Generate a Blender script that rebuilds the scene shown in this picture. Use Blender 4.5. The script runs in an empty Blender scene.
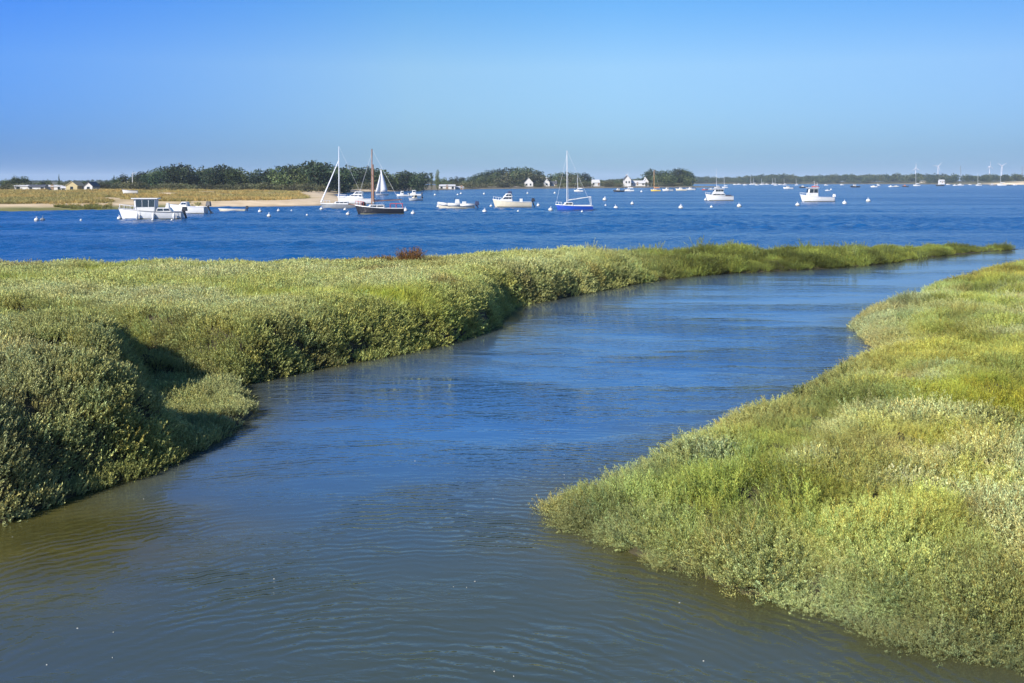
import bpy, math, random
import numpy as np
from math import sin, cos, pi, radians, sqrt
from mathutils import Vector, Matrix

rng = np.random.default_rng(7)
random.seed(7)
SC = bpy.context.scene
COL = SC.collection
CAM_H, F, HOR = 4.0, 1024.0, 181.0       # eye height above the water (m), focal length (px of a 1024 wide picture), horizon row

def ground(px, py, z=0.0):
    """world point on the level z that the surveyed picture position stands on"""
    d = (CAM_H - z) * F / (py - HOR)
    return ((px - 512) * d / F, d, z)

# ------------------------------------------------------------------ materials
MATS = {}
def _nt(name):
    m = bpy.data.materials.new(name); m.use_nodes = True
    nt = m.node_tree; nt.nodes.clear()
    out = nt.nodes.new('ShaderNodeOutputMaterial')
    return m, nt, out

def paint(name, col, rough=0.45, var=0.12, scale=3.0, metallic=0.0, spec=0.5):
    if name in MATS: return MATS[name]
    m, nt, out = _nt(name)
    p = nt.nodes.new('ShaderNodeBsdfPrincipled')
    tc = nt.nodes.new('ShaderNodeTexCoord')
    no = nt.nodes.new('ShaderNodeTexNoise'); no.inputs['Scale'].default_value = scale; no.inputs['Detail'].default_value = 5
    nt.links.new(tc.outputs['Object'], no.inputs['Vector'])
    mr = nt.nodes.new('ShaderNodeMapRange'); mr.inputs[1].default_value = .3; mr.inputs[2].default_value = .7
    mr.inputs[3].default_value = 1 - var; mr.inputs[4].default_value = 1 + var * .4
    nt.links.new(no.outputs['Fac'], mr.inputs[0])
    mx = nt.nodes.new('ShaderNodeMix'); mx.data_type = 'RGBA'; mx.blend_type = 'MULTIPLY'; mx.inputs[0].default_value = 1
    mx.inputs[6].default_value = (*col, 1)
    nt.links.new(mr.outputs[0], mx.inputs[7])
    nt.links.new(mx.outputs[2], p.inputs['Base Color'])
    p.inputs['Roughness'].default_value = rough; p.inputs['Metallic'].default_value = metallic
    p.inputs['Specular IOR Level'].default_value = spec
    nt.links.new(p.outputs[0], out.inputs[0])
    MATS[name] = m
    return m

def leaf_mat(name, translucent=.25, spec=.25, rough=.55, col=None):
    """leaf colour = the plant's own tint (per instance) times the leaf's own variation"""
    if name in MATS: return MATS[name]
    m, nt, out = _nt(name)
    var = nt.nodes.new('ShaderNodeAttribute'); var.attribute_name = 'leafvar'
    if col is None:
        tint = nt.nodes.new('ShaderNodeAttribute'); tint.attribute_type = 'INSTANCER'; tint.attribute_name = 'tint'
        tout = tint.outputs['Color']
    else:
        oi = nt.nodes.new('ShaderNodeObjectInfo')
        hs = nt.nodes.new('ShaderNodeHueSaturation'); hs.inputs['Color'].default_value = (*col, 1)
        a = nt.nodes.new('ShaderNodeMapRange'); a.inputs[3].default_value = .48; a.inputs[4].default_value = .515
        b = nt.nodes.new('ShaderNodeMapRange'); b.inputs[3].default_value = .45; b.inputs[4].default_value = 1.6
        mu = nt.nodes.new('ShaderNodeMath'); mu.operation = 'MULTIPLY'; mu.inputs[1].default_value = 7.31
        fr = nt.nodes.new('ShaderNodeMath'); fr.operation = 'FRACT'
        nt.links.new(oi.outputs['Random'], a.inputs[0]); nt.links.new(oi.outputs['Random'], mu.inputs[0])
        nt.links.new(mu.outputs[0], fr.inputs[0]); nt.links.new(fr.outputs[0], b.inputs[0])
        nt.links.new(a.outputs[0], hs.inputs['Hue']); nt.links.new(b.outputs[0], hs.inputs['Value'])
        tout = hs.outputs[0]
    mx = nt.nodes.new('ShaderNodeMix'); mx.data_type = 'RGBA'; mx.blend_type = 'MULTIPLY'; mx.inputs[0].default_value = 1
    nt.links.new(tout, mx.inputs[6]); nt.links.new(var.outputs['Color'], mx.inputs[7])
    p = nt.nodes.new('ShaderNodeBsdfPrincipled'); p.inputs['Roughness'].default_value = rough
    p.inputs['Specular IOR Level'].default_value = spec
    t = nt.nodes.new('ShaderNodeBsdfTranslucent')
    nt.links.new(mx.outputs[2], p.inputs['Base Color']); nt.links.new(mx.outputs[2], t.inputs['Color'])
    ms = nt.nodes.new('ShaderNodeMixShader'); ms.inputs[0].default_value = translucent
    nt.links.new(p.outputs[0], ms.inputs[1]); nt.links.new(t.outputs[0], ms.inputs[2])
    nt.links.new(ms.outputs[0], out.inputs[0])
    MATS[name] = m
    return m

WHITE = paint('white_gelcoat', (.46, .46, .45), .3, .08)
CREAM = paint('cream_paint', (.42, .38, .29), .4, .12)
GREYH = paint('grey_hull_paint', (.16, .17, .18), .4, .15)
PALEGREY = paint('pale_grey_paint', (.5, .5, .5), .4)
BLACK = paint('black_hull_paint', (.012, .012, .014), .3, .1)
BLUE = paint('blue_hull_paint', (.008, .05, .30), .3, .1)
NAVY = paint('navy_cover_cloth', (.012, .02, .06), .7)
GLASS = paint('dark_window_glass', (.015, .022, .03), .08, .05, spec=.8)
MOTOR = paint('dark_outboard_paint', (.02, .02, .024), .35)
ALLOY = paint('silver_mast_alloy', (.62, .62, .62), .35, .06, metallic=.3)
WOOD = paint('varnished_spar_wood', (.17, .085, .045), .45, .2, 6)
TEAK = paint('brown_timber', (.20, .13, .08), .6, .25, 6)
RED = paint('red_paint', (.36, .035, .025), .5)
YELLOW = paint('yellow_hull_paint', (.55, .36, .03), .4)
GREENB = paint('green_paint', (.03, .12, .06), .5)
ROPE = paint('rope_fibre', (.35, .31, .24), .9)
SAIL = paint('grey_white_sailcloth', (.60, .60, .62), .8, .12)
ALGAE = paint('algae_stain', (.10, .10, .06), .8)
WALLW = paint('whitewashed_wall', (.46, .45, .43), .8, .08, .8)
WALLY = paint('pale_yellow_wall', (.36, .30, .16), .8, .1, .8)
SLATE = paint('slate_roof', (.055, .06, .07), .7, .2, 1.5)
ROOFW = paint('pale_sheet_roof', (.42, .42, .42), .6, .08, .8)
BARK = paint('tree_bark', (.075, .055, .04), .9, .3, 3)
CONC = paint('weathered_concrete', (.3, .28, .25), .85, .2, 1.5)
TURB = paint('white_turbine_coating', (.40, .40, .42), .5, .03)

# ------------------------------------------------------------------ mesh builder
class MB:
    def __init__(s): s.v, s.f = [], []
    def add(s, vs, fs):
        o = len(s.v); s.v += [tuple(p) for p in vs]; s.f += [tuple(i + o for i in f) for f in fs]
    def loft(s, rings, cap=True, closed=True):
        n = len(rings[0]); vs = [p for r in rings for p in r]; fs = []
        for i in range(len(rings) - 1):
            for j in range(n if closed else n - 1):
                k = (j + 1) % n
                fs.append((i*n + j, i*n + k, (i+1)*n + k, (i+1)*n + j))
        if cap: fs += [tuple(range(n - 1, -1, -1)), tuple((len(rings)-1)*n + j for j in range(n))]
        s.add(vs, fs)
    def tube(s, p0, p1, r0, r1=None, n=8):
        r1 = r0 if r1 is None else r1
        a, b = Vector(p0), Vector(p1); d = (b - a).normalized()
        u = d.orthogonal().normalized(); w = d.cross(u)
        s.loft([[c + (u*cos(2*pi*k/n) + w*sin(2*pi*k/n))*r for k in range(n)] for c, r in ((a, r0), (b, r1))])
    def path(s, pts, r, n=6):
        for a, b in zip(pts, pts[1:]): s.tube(a, b, r, r, n)
    def block(s, c, d, tx=0.0, ty=0.0, bev=.15):
        """chamfered box, centre c, size d, top pulled in by tx, ty"""
        x, y, z = d[0]/2, d[1]/2, d[2]/2
        def ring(hx, hy, zz):
            e = min(hx, hy) * bev
            q = [(-hx+e, -hy), (hx-e, -hy), (hx, -hy+e), (hx, hy-e), (hx-e, hy), (-hx+e, hy), (-hx, hy-e), (-hx, -hy+e)]
            return [(c[0]+a, c[1]+b, c[2]+zz) for a, b in q]
        e = z * bev
        s.loft([ring(x*.96, y*.96, -z), ring(x, y, -z+e), ring(x-tx, y-ty, z-e), ring((x-tx)*.95, (y-ty)*.95, z)])
    def trunkbox(s, x0, x1, w0, w1, z0, z1, rf=0.0, rb=0.0):
        """deckhouse: x0 aft .. x1 front, bottom width w0, top width w1, front raked back by rf and the aft end by rb"""
        e = .06
        def ring(a, b, w, z):
            h = w/2; k = min(.12, h*.3)
            return [(a, -h+k, z), (a+k, -h, z), (b-k*1.5, -h*.96, z), (b, -h*.62, z), (b, h*.62, z), (b-k*1.5, h*.96, z), (a+k, h, z), (a, h-k, z)]
        dz = z1 - z0
        s.loft([ring(x0, x1, w0, z0), ring(x0+rb*.93, x1-rf*.93, w0+(w1-w0)*.93, z0+dz*.93), ring(x0+rb+e, x1-rf-e, w1-e*2, z1)])
    def ball(s, c, r, nu=14, nv=8, sz=1.0):
        rings = []
        for i in range(nv + 1):
            a = -pi/2 + pi*i/nv; rr = max(cos(a), .02) * r
            rings.append([(c[0]+rr*cos(2*pi*k/nu), c[1]+rr*sin(2*pi*k/nu), c[2]+sin(a)*r*sz) for k in range(nu)])
        s.loft(rings)
    def build(s, name, mat, parent=None, smooth=False, loc=(0, 0, 0)):
        me = bpy.data.meshes.new(name); me.from_pydata(s.v, [], s.f); me.update()
        me.materials.append(mat)
        if smooth: me.polygons.foreach_set('use_smooth', [True]*len(me.polygons))
        o = bpy.data.objects.new(name, me); COL.objects.link(o)
        o.location = loc
        if parent: o.parent = parent
        return o

def tag(o, label=None, cat=None, group=None, kind=None):
    if label: o['label'] = label
    if cat: o['category'] = cat
    if group: o['group'] = group
    if kind: o['kind'] = kind
    return o
def empty(name, loc, rz=0.0):
    o = bpy.data.objects.new(name, None); COL.objects.link(o); o.location = loc; o.rotation_euler = (0, 0, rz)
    o.empty_display_size = .2
    return o
def copy_tree(root):
    r = root.copy(); COL.objects.link(r)
    for ch in root.children:
        c = ch.copy(); COL.objects.link(c); c.parent = r
        for g in ch.children:
            d = g.copy(); COL.objects.link(d); d.parent = c
    return r

# ------------------------------------------------------------------ numeric helpers
def hash2(ix, iy, seed):
    h = (ix.astype(np.int64)*374761393 + iy.astype(np.int64)*668265263 + seed*982451653) & 0x7fffffff
    h = ((h ^ (h >> 13)) * 1274126177) & 0x7fffffff
    return ((h ^ (h >> 16)) & 0xffff) / 65535.0
def vnoise(x, y, scale, seed=0):
    x = np.asarray(x)/scale; y = np.asarray(y)/scale
    ix, iy = np.floor(x), np.floor(y); fx, fy = x-ix, y-iy
    fx = fx*fx*(3-2*fx); fy = fy*fy*(3-2*fy)
    a, b = hash2(ix, iy, seed), hash2(ix+1, iy, seed); c, d = hash2(ix, iy+1, seed), hash2(ix+1, iy+1, seed)
    return (a*(1-fx)+b*fx)*(1-fy) + (c*(1-fx)+d*fx)*fy - .5
def fbm(x, y, scale, seed=0, octaves=3):
    return sum(vnoise(x, y, scale/2**k, seed+k)/2**k for k in range(octaves))
def sdf(x, y, poly):
    """positive inside the outline, metres to the outline"""
    x = np.asarray(x, float); y = np.asarray(y, float)
    d2 = np.full(x.shape, 1e18); ins = np.zeros(x.shape, bool)
    n = len(poly)
    for i in range(n):
        ax, ay = poly[i][:2]; bx, by = poly[(i+1) % n][:2]
        ex, ey = bx-ax, by-ay; L = ex*ex+ey*ey + 1e-12
        t = np.clip(((x-ax)*ex+(y-ay)*ey)/L, 0, 1)
        d2 = np.minimum(d2, (x-ax-t*ex)**2+(y-ay-t*ey)**2)
        c = (ay > y) != (by > y)
        if ey != 0: ins ^= c & (x < (y-ay)*ex/ey + ax)
    d = np.sqrt(d2)
    return np.where(ins, d, -d)
def dline(x, y, pts):
    d2 = np.full(np.shape(x), 1e18)
    for (ax, ay), (bx, by) in zip(pts, pts[1:]):
        ex, ey = bx-ax, by-ay; t = np.clip(((x-ax)*ex+(y-ay)*ey)/(ex*ex+ey*ey), 0, 1)
        d2 = np.minimum(d2, (x-ax-t*ex)**2+(y-ay-t*ey)**2)
    return np.sqrt(d2)
def sst(a, b, x):
    t = np.clip((x-a)/(b-a), 0, 1); return t*t*(3-2*t)
def gauss(x, y, cx, cy, rx, ry=None):
    ry = ry or rx
    return np.exp(-((x-cx)/rx)**2-((y-cy)/ry)**2)

def grid_mesh(name, xs, ys, Z, mat, attrs=None, keep=None, smooth=True):
    nx, ny = len(xs), len(ys)
    X, Y = np.meshgrid(xs, ys)
    co = np.stack([X, Y, Z], -1).reshape(-1, 3)
    i = np.arange(nx*ny).reshape(ny, nx)
    q = np.stack([i[:-1, :-1], i[:-1, 1:], i[1:, 1:], i[1:, :-1]], -1).reshape(-1, 4)
    if keep is not None:
        kk = keep.reshape(-1); q = q[kk[q].any(1)]
        used = np.unique(q); mp = -np.ones(nx*ny, int); mp[used] = np.arange(len(used)); q = mp[q]; co = co[used]
    else: used = None
    me = bpy.data.meshes.new(name)
    me.vertices.add(len(co)); me.vertices.foreach_set('co', co.ravel())
    me.loops.add(q.size); me.loops.foreach_set('vertex_index', q.ravel().astype(np.int32))
    me.polygons.add(len(q)); me.polygons.foreach_set('loop_start', np.arange(0, q.size, 4, dtype=np.int32))
    me.update(calc_edges=True)
    if smooth: me.polygons.foreach_set('use_smooth', np.ones(len(q), bool))
    for k, a in (attrs or {}).items():
        at = me.attributes.new(k, 'FLOAT', 'POINT'); a = a.reshape(-1)
        at.data.foreach_set('value', (a if used is None else a[used]).astype(np.float32))
    me.materials.append(mat); me.validate()
    o = bpy.data.objects.new(name, me); COL.objects.link(o)
    return o

# ------------------------------------------------------------------ camera, sun, sky
cam = bpy.data.cameras.new('camera'); cam.lens = 36; cam.sensor_width = 36
cam.shift_y = -(341.5 - HOR)/1024; cam.clip_start = .1; cam.clip_end = 30000
co = bpy.data.objects.new('camera', cam); COL.objects.link(co)
co.location = (0, 0, CAM_H); co.rotation_euler = (pi/2, 0, 0); SC.camera = co

SUN_AZ, SUN_EL = radians(44), radians(31)        # to the left of straight behind the camera
sdir = Vector((-sin(SUN_AZ)*cos(SUN_EL), -cos(SUN_AZ)*cos(SUN_EL), sin(SUN_EL)))
sl = bpy.data.lights.new('sun', 'SUN'); sl.energy = 4.9; sl.angle = radians(.53); sl.color = (1, .93, .82)
so = bpy.data.objects.new('sun', sl); COL.objects.link(so); so.location = (-30, -30, 60)
so.rotation_euler = (-sdir).to_track_quat('-Z', 'Y').to_euler()

w = bpy.data.worlds.new('World'); SC.world = w; w.use_nodes = True
nt = w.node_tree; nt.nodes.clear()
wo = nt.nodes.new('ShaderNodeOutputWorld'); bg = nt.nodes.new('ShaderNodeBackground')
sky = nt.nodes.new('ShaderNodeTexSky'); sky.sky_type = 'NISHITA'; sky.sun_disc = False
sky.sun_elevation = SUN_EL; sky.sun_rotation = math.atan2(sdir.x, sdir.y)
sky.air_density = 1.0; sky.dust_density = .6; sky.ozone_density = 3.0; sky.altitude = 0
bg.inputs['Strength'].default_value = .075
tc = nt.nodes.new('ShaderNodeTexCoord'); sp = nt.nodes.new('ShaderNodeSeparateXYZ')
nt.links.new(tc.outputs['Generated'], sp.inputs[0])
ramp = nt.nodes.new('ShaderNodeValToRGB')           # the clear, dry autumn air: how the sky deepens with height
SKYSTOPS = [(0, (.29, .53, .96)), (.028, (.335, .54, .88)), (.11, (.59, .76, .94)), (.17, (.40, .72, 1.0)), (.30, (.42, .80, 1.14)), (.5, (.60, 1.0, 1.35)), (1, (.60, .95, 1.25))]
cr = ramp.color_ramp
cr.elements[0].position, cr.elements[0].color = SKYSTOPS[0][0], (*SKYSTOPS[0][1], 1)
cr.elements[1].position, cr.elements[1].color = SKYSTOPS[-1][0], (*SKYSTOPS[-1][1], 1)
for p_, c_ in SKYSTOPS[1:-1]:
    e = cr.elements.new(p_); e.color = (*c_, 1)
nt.links.new(sp.outputs['Z'], ramp.inputs[0])
m1 = nt.nodes.new('ShaderNodeMix'); m1.data_type = 'RGBA'; m1.blend_type = 'MULTIPLY'; m1.inputs[0].default_value = 1
nt.links.new(sky.outputs[0], m1.inputs[6]); nt.links.new(ramp.outputs[0], m1.inputs[7])
rx = nt.nodes.new('ShaderNodeMapRange'); rx.inputs[1].default_value = -1; rx.inputs[2].default_value = 1
nt.links.new(sp.outputs['X'], rx.inputs[0])
mxx = nt.nodes.new('ShaderNodeValToRGB'); cx = mxx.color_ramp          # a touch deeper away from the brightest quarter
cx.elements[0].position, cx.elements[0].color = .27, (.45, .72, 1.24, 1)
cx.elements[1].position, cx.elements[1].color = .45, (1, 1, 1, 1)
for p_, c_ in ((.55, (1, 1, 1)), (.73, (.74, .76, .86))): cx.elements.new(p_).color = (*c_, 1)
nt.links.new(rx.outputs[0], mxx.inputs[0])
m2 = nt.nodes.new('ShaderNodeMix'); m2.data_type = 'RGBA'; m2.blend_type = 'MULTIPLY'; m2.inputs[0].default_value = 1
nt.links.new(m1.outputs[2], m2.inputs[6]); nt.links.new(mxx.outputs[0], m2.inputs[7])
nt.links.new(m2.outputs[2], bg.inputs['Color']); nt.links.new(bg.outputs[0], wo.inputs['Surface'])
vs = SC.view_settings; vs.view_transform = 'Standard'; vs.look = 'None'; vs.exposure = 1.0; vs.gamma = 1

# ------------------------------------------------------------------ the marsh: two banks of a tidal creek
g = lambda *a: ground(*a)[:2]
LEFT = [(-45, 10), (-16, 9.2), (-9.5, 10.4)] + [g(*p) for p in (
        (0, 522), (80, 492), (150, 470), (195, 448), (226, 432), (250, 414), (240, 400), (226, 387), (300, 371), (377, 357),
        (441, 344), (488, 328), (501, 314), (508, 307), (535, 302), (576, 294), (640, 282), (680, 277), (717, 273.5),
        (791, 270), (840, 267.5), (882, 263.5), (929, 257), (983, 252), (1018, 249.4))] + [
        (25, 61), (18, 56.5), (13, 53.5), (8, 50.5), (4, 47.5), (0, 41.5), (-3.5, 37.6), (-7, 35.6), (-17, 35), (-45, 35)]
RIGHT = [(9, 5), (6, 7.2)] + [g(*p) for p in ((1024, 660), (985, 651), (940, 645), (880, 630), (830, 610), (795, 600), (745, 592),
        (700, 573), (650, 560), (612, 540), (580, 524), (556, 510))] + [
        (.75, 12.75), (1.7, 13.5), (2.75, 15.2), (4.7, 17.4), (6.3, 20), (7.3, 21.6), (8.8, 23.0), (8.9, 24.8), (9.5, 28), (11.1, 31),
        (14.6, 35.6), (22.4, 46), (34, 52), (70, 54), (70, 3)]
GULLY_FAR = [(-5.2, 19.9), (-6.6, 20.4), (-8.2, 21.2), (-10.5, 22.2), (-14, 23)]
GULLY_NEAR = [(-4.3, 16.4), (-5.2, 16.0), (-6.4, 16.1), (-7.2, 16.5)]

def marsh_height(x, y):
    dl = sdf(x, y, LEFT); dr = sdf(x, y, RIGHT)
    wob = .35*fbm(x, y, 1.3, 3)
    # left bank: high plateau with steep rounded edge, falling to a low spit in the distance
    HL = 1.12 - .80*sst(-1, 9, x) - .18*sst(9, 24, x) + .33*gauss(x, y, -8.6, 14.2, 5, 3.0) + .22*gauss(x, y, -9, 18.6, 4, 1.7)
    HL = HL + .18*fbm(x, y, 5, 11) + .22*fbm(x, y, 1.2, 13, 2)*(1-.65*sst(22, 27, y))
    HL = HL + .12*sst(2, 8, x)*fbm(x, y, 1.4, 15, 2)
    wl = .36 + .4*sst(2, 10, x) + .3*(1-sst(14, 17, y))*sst(-9, -6, x)
    hl = HL*(1-np.exp(-np.power(np.maximum(dl+wob*.5, 0)/wl, 1.15)))
    # the eroded right flanks of the two near mounds, with a low terrace between them
    xe = np.interp(y, [12.5, 13.5, 14.2, 15.3, 16.0, 16.8, 18.3, 19.3, 20.5], [-6.3, -5.5, -5.05, -4.9, -5.6, -6.3, -6.5, -6.9, -7.6])
    zt = np.interp(y, [14.5, 15.3, 16.0, 16.8, 18.3, 19.3, 20.5], [.0, .04, .08, .14, .15, .10, .08])
    win = sst(12.6, 13.4, y)*(1-sst(19.9, 20.9, y))
    cap = zt+1.5*np.maximum(0, xe-x)+.15*wob+3*(1-win)
    k = .12; hh = np.clip(.5+.5*(cap-hl)/k, 0, 1); hl = cap*(1-hh)+hl*hh-k*hh*(1-hh)
    for G, f0 in ((GULLY_FAR, .10), (GULLY_NEAR, .12)):
        dg = dline(x, y, G); up = np.maximum(0, -4.5-x)
        cap = f0 + .05*up + 1.15*np.power(np.maximum(0, dg-.12), 1.05) + .1*wob
        k = .12; hh = np.clip(.5+.5*(cap-hl)/k, 0, 1)
        hl = cap*(1-hh)+hl*hh - k*hh*(1-hh)
    # right bank: low and gently rising
    HR = .60 + .24*fbm(x, y, 4, 21) + .34*fbm(x, y, 1.3, 23, 2)
    hr = .10*np.clip(dr/.3, 0, 1) + HR*(1-np.exp(-np.maximum(dr+wob*.4, 0)/1.9)) + .10*sst(.1, .6, dr)*fbm(x, y, .6, 29, 2)
    out = -.14 - .5*(1-np.exp(-np.minimum(-np.maximum(dl, dr), 50)/2.2)) + .05*fbm(x, y, 1.5, 5)
    edge = np.maximum(dl, dr)
    h = np.where(dl > 0, np.maximum(hl, .02), np.where(dr > 0, np.maximum(hr, .02), out))
    t = sst(-.35, .0, edge)
    return np.where(edge > 0, h, out*(1-t) + .02*t), dl, dr

def simple_noise_mat(name, cols, scale, rough=.9, bump=0.0, attr=None):
    """ground colour: noise between two colours, blended to a third / fourth by a per-vertex ground-kind mask"""
    m, nt, out = _nt(name)
    p = nt.nodes.new('ShaderNodeBsdfPrincipled'); p.inputs['Roughness'].default_value = rough
    p.inputs['Specular IOR Level'].default_value = .25
    tc = nt.nodes.new('ShaderNodeTexCoord')
    no = nt.nodes.new('ShaderNodeTexNoise'); no.inputs['Scale'].default_value = scale; no.inputs['Detail'].default_value = 8
    nt.links.new(tc.outputs['Object'], no.inputs['Vector'])
    mr = nt.nodes.new('ShaderNodeMapRange'); mr.inputs[1].default_value = .35; mr.inputs[2].default_value = .65
    nt.links.new(no.outputs['Fac'], mr.inputs[0])
    def mix(a, b, f):
        mx = nt.nodes.new('ShaderNodeMix'); mx.data_type = 'RGBA'
        for v, i in ((a, 6), (b, 7)):
            if isinstance(v, tuple): mx.inputs[i].default_value = (*v, 1)
            else: nt.links.new(v, mx.inputs[i])
        nt.links.new(f, mx.inputs[0]); return mx.outputs[2]
    c = mix(cols[0], cols[1], mr.outputs[0])
    for a, pair in (attr or {}).items():
        at = nt.nodes.new('ShaderNodeAttribute'); at.attribute_name = a
        c = mix(c, mix(pair[0], pair[1], mr.outputs[0]), at.outputs['Fac'])
    nt.links.new(c, p.inputs['Base Color'])
    if bump:
        b = nt.nodes.new('ShaderNodeBump'); b.inputs['Distance'].default_value = bump; b.inputs['Strength'].default_value = 1
        nt.links.new(no.outputs['Fac'], b.inputs['Height']); nt.links.new(b.outputs[0], p.inputs['Normal'])
    nt.links.new(p.outputs[0], out.inputs[0])
    return m

STEP = .16
gx = np.arange(-44, 68, STEP); gy = np.arange(3.2, 66, STEP)
GX, GY = np.meshgrid(gx, gy)
GZ, DL, DR = marsh_height(GX, GY)
inview = np.abs(GX) < .62*GY + 6
mud = simple_noise_mat('marsh_mud', ((.028, .026, .013), (.060, .050, .024)), 6, .8, .03)
mo = grid_mesh('marsh_ground', gx, gy, GZ, mud, keep=inview & (GZ > -.66))
tag(mo, 'dark mud of the two marsh banks and the creek bed', 'ground', kind='structure')
def sample(A, x, y):
    fx = np.clip((x-gx[0])/STEP, 0, len(gx)-1.001); fy = np.clip((y-gy[0])/STEP, 0, len(gy)-1.001)
    ix, iy = fx.astype(int), fy.astype(int); u, v = fx-ix, fy-iy
    return (A[iy, ix]*(1-u)+A[iy, ix+1]*u)*(1-v) + (A[iy+1, ix]*(1-u)+A[iy+1, ix+1]*u)*v
NYg, NXg = np.gradient(GZ, STEP)

sb = MB(); 
sbx = [-9000, 9000]; sb.add([(-9000, -300, -1.2), (9000, -300, -1.2), (9000, 9000, -1.2), (-9000, 9000, -1.2)], [(0, 1, 2, 3)])
tag(sb.build('sea_bed', simple_noise_mat('sea_bed_mud', ((.05, .05, .035), (.09, .08, .05)), .5)), 'muddy bed under the bay', 'sea bed', kind='structure')

# ------------------------------------------------------------------ water
def water_material():
    m, nt, out = _nt('water')
    N = nt.nodes.new; Lk = nt.links.new
    geo = N('ShaderNodeNewGeometry')
    sea = N('ShaderNodeAttribute'); sea.attribute_name = 'sea'
    def mapping(scale, rot=0, loc=(0, 0, 0)):
        mp = N('ShaderNodeMapping'); mp.inputs['Scale'].default_value = scale
        mp.inputs['Rotation'].default_value = (0, 0, rot); mp.inputs['Location'].default_value = loc
        Lk(geo.outputs['Position'], mp.inputs['Vector']); return mp.outputs[0]
    def noise(vec, scale, detail=2, rough=.5, dist=0):
        n = N('ShaderNodeTexNoise'); n.inputs['Scale'].default_value = scale; n.inputs['Detail'].default_value = detail
        n.inputs['Roughness'].default_value = rough; n.inputs['Distortion'].default_value = dist
        Lk(vec, n.inputs['Vector']); return n.outputs['Fac']
    def math_(op, a, b=None, clamp=False):
        n = N('ShaderNodeMath'); n.operation = op; n.use_clamp = clamp
        for i, v in enumerate((a, b)):
            if v is None: continue
            if isinstance(v, (int, float)): n.inputs[i].default_value = v
            else: Lk(v, n.inputs[i])
        return n.outputs[0]
    def rng_(v, a, b, c, d, smooth=True):
        n = N('ShaderNodeMapRange'); n.inputs[1].default_value = a; n.inputs[2].default_value = b
        n.inputs[3].default_value = c; n.inputs[4].default_value = d
        if smooth: n.interpolation_type = 'SMOOTHSTEP'
        Lk(v, n.inputs[0]); return n.outputs[0]
    def mixc(a, b, f):
        mx = N('ShaderNodeMix'); mx.data_type = 'RGBA'
        for v, i in ((a, 6), (b, 7)):
            if isinstance(v, tuple): mx.inputs[i].default_value = (*v, 1)
            else: Lk(v, mx.inputs[i])
        Lk(f, mx.inputs[0]); return mx.outputs[2]
    SEA_A, CREEK_A = 1.0, 1.0
    # wind waves of the bay, calmed in long slick streaks
    slick = noise(mapping((.012, .05, 1), radians(3)), 1.0, 3, .55)
    calm = rng_(slick, .44, .60, 1.0, .45)
    s1 = noise(mapping((.55, 1.1, 1), radians(12)), 1.0, 3, .6)
    s2 = noise(mapping((.16, .33, 1), radians(-8)), 1.0, 2, .5)
    s3 = noise(mapping((2.2, 4.5, 1), radians(6)), 1.0, 2, .6)
    hs = math_('ADD', math_('ADD', math_('MULTIPLY', s1, .34), math_('MULTIPLY', s2, .60)), math_('MULTIPLY', s3, .13))
    hs = math_('MULTIPLY', hs, calm)
    # creek: fine rings spreading from the near shore plus a light breeze
    wv = N('ShaderNodeTexWave'); wv.wave_type = 'RINGS'; wv.rings_direction = 'Z'; wv.wave_profile = 'SIN'
    wv.inputs['Scale'].default_value = 2.1; wv.inputs['Distortion'].default_value = 8.0; wv.inputs['Detail'].default_value = 3
    wv.inputs['Detail Scale'].default_value = .9
    Lk(mapping((1, 1, 0), 0, (.9, -6.2, 0)), wv.inputs['Vector'])
    gate = rng_(noise(mapping((.45, .55, 1)), 1.0, 2), .40, .62, .14, 1.0)
    c1 = math_('MULTIPLY', math_('MULTIPLY', wv.outputs['Fac'], gate), .0088)
    dist_ = N('ShaderNodeSeparateXYZ'); Lk(geo.outputs['Position'], dist_.inputs[0])
    c1 = math_('MULTIPLY', c1, rng_(dist_.outputs['Y'], 13, 24, 1.0, .07))
    breeze = rng_(noise(mapping((.10, .3, 1), radians(-12)), 1.0, 3), .40, .62, .12, 1.0)
    far_ = N('ShaderNodeSeparateXYZ'); Lk(geo.outputs['Position'], far_.inputs[0])
    up = math_('MULTIPLY', rng_(far_.outputs['Y'], 9, 22, .10, 1.0), rng_(far_.outputs['Y'], 20, 36, 1.0, .16))
    c2 = math_('MULTIPLY', noise(mapping((2.2, 4.6, 1), radians(-8)), 1.0, 3, .6), .12)
    c3 = math_('MULTIPLY', noise(mapping((.8, 1.8, 1), radians(10)), 1.0, 2, .5), .09)
    c23 = math_('MULTIPLY', math_('MULTIPLY', math_('ADD', c2, c3), breeze), up)
    g2 = rng_(noise(mapping((.6, .9, 1), radians(30), (5, 2, 0)), 1.0, 3), .42, .62, .0, 1.0)
    c4 = math_('MULTIPLY', math_('MULTIPLY', noise(mapping((3.2, 7.5, 1), radians(14)), 1.0, 3, .55, .8), g2), .017)
    c4 = math_('MULTIPLY', c4, rng_(far_.outputs['Y'], 22, 34, 1.0, .2))
    c23 = math_('ADD', c23, c4)
    lee = N('ShaderNodeAttribute'); lee.attribute_name = 'lee'     # still water close under the banks
    hc = math_('MULTIPLY', math_('ADD', c1, c23), rng_(lee.outputs['Fac'], 0, 1, 1.0, .25))
    mixh = N('ShaderNodeMix'); Lk(sea.outputs['Fac'], mixh.inputs[0]); Lk(hc, mixh.inputs[2]); Lk(hs, mixh.inputs[3])
    b = N('ShaderNodeBump'); b.inputs['Distance'].default_value = 1; b.inputs['Strength'].default_value = 1
    Lk(mixh.outputs[0], b.inputs['Height'])
    # body colour: turbid olive shallows with painted bank reflection, blue in the bay
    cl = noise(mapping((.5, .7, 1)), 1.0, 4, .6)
    creek = mixc((.070, .066, .018), (.100, .092, .026), rng_(cl, .35, .65, 0, 1))
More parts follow.
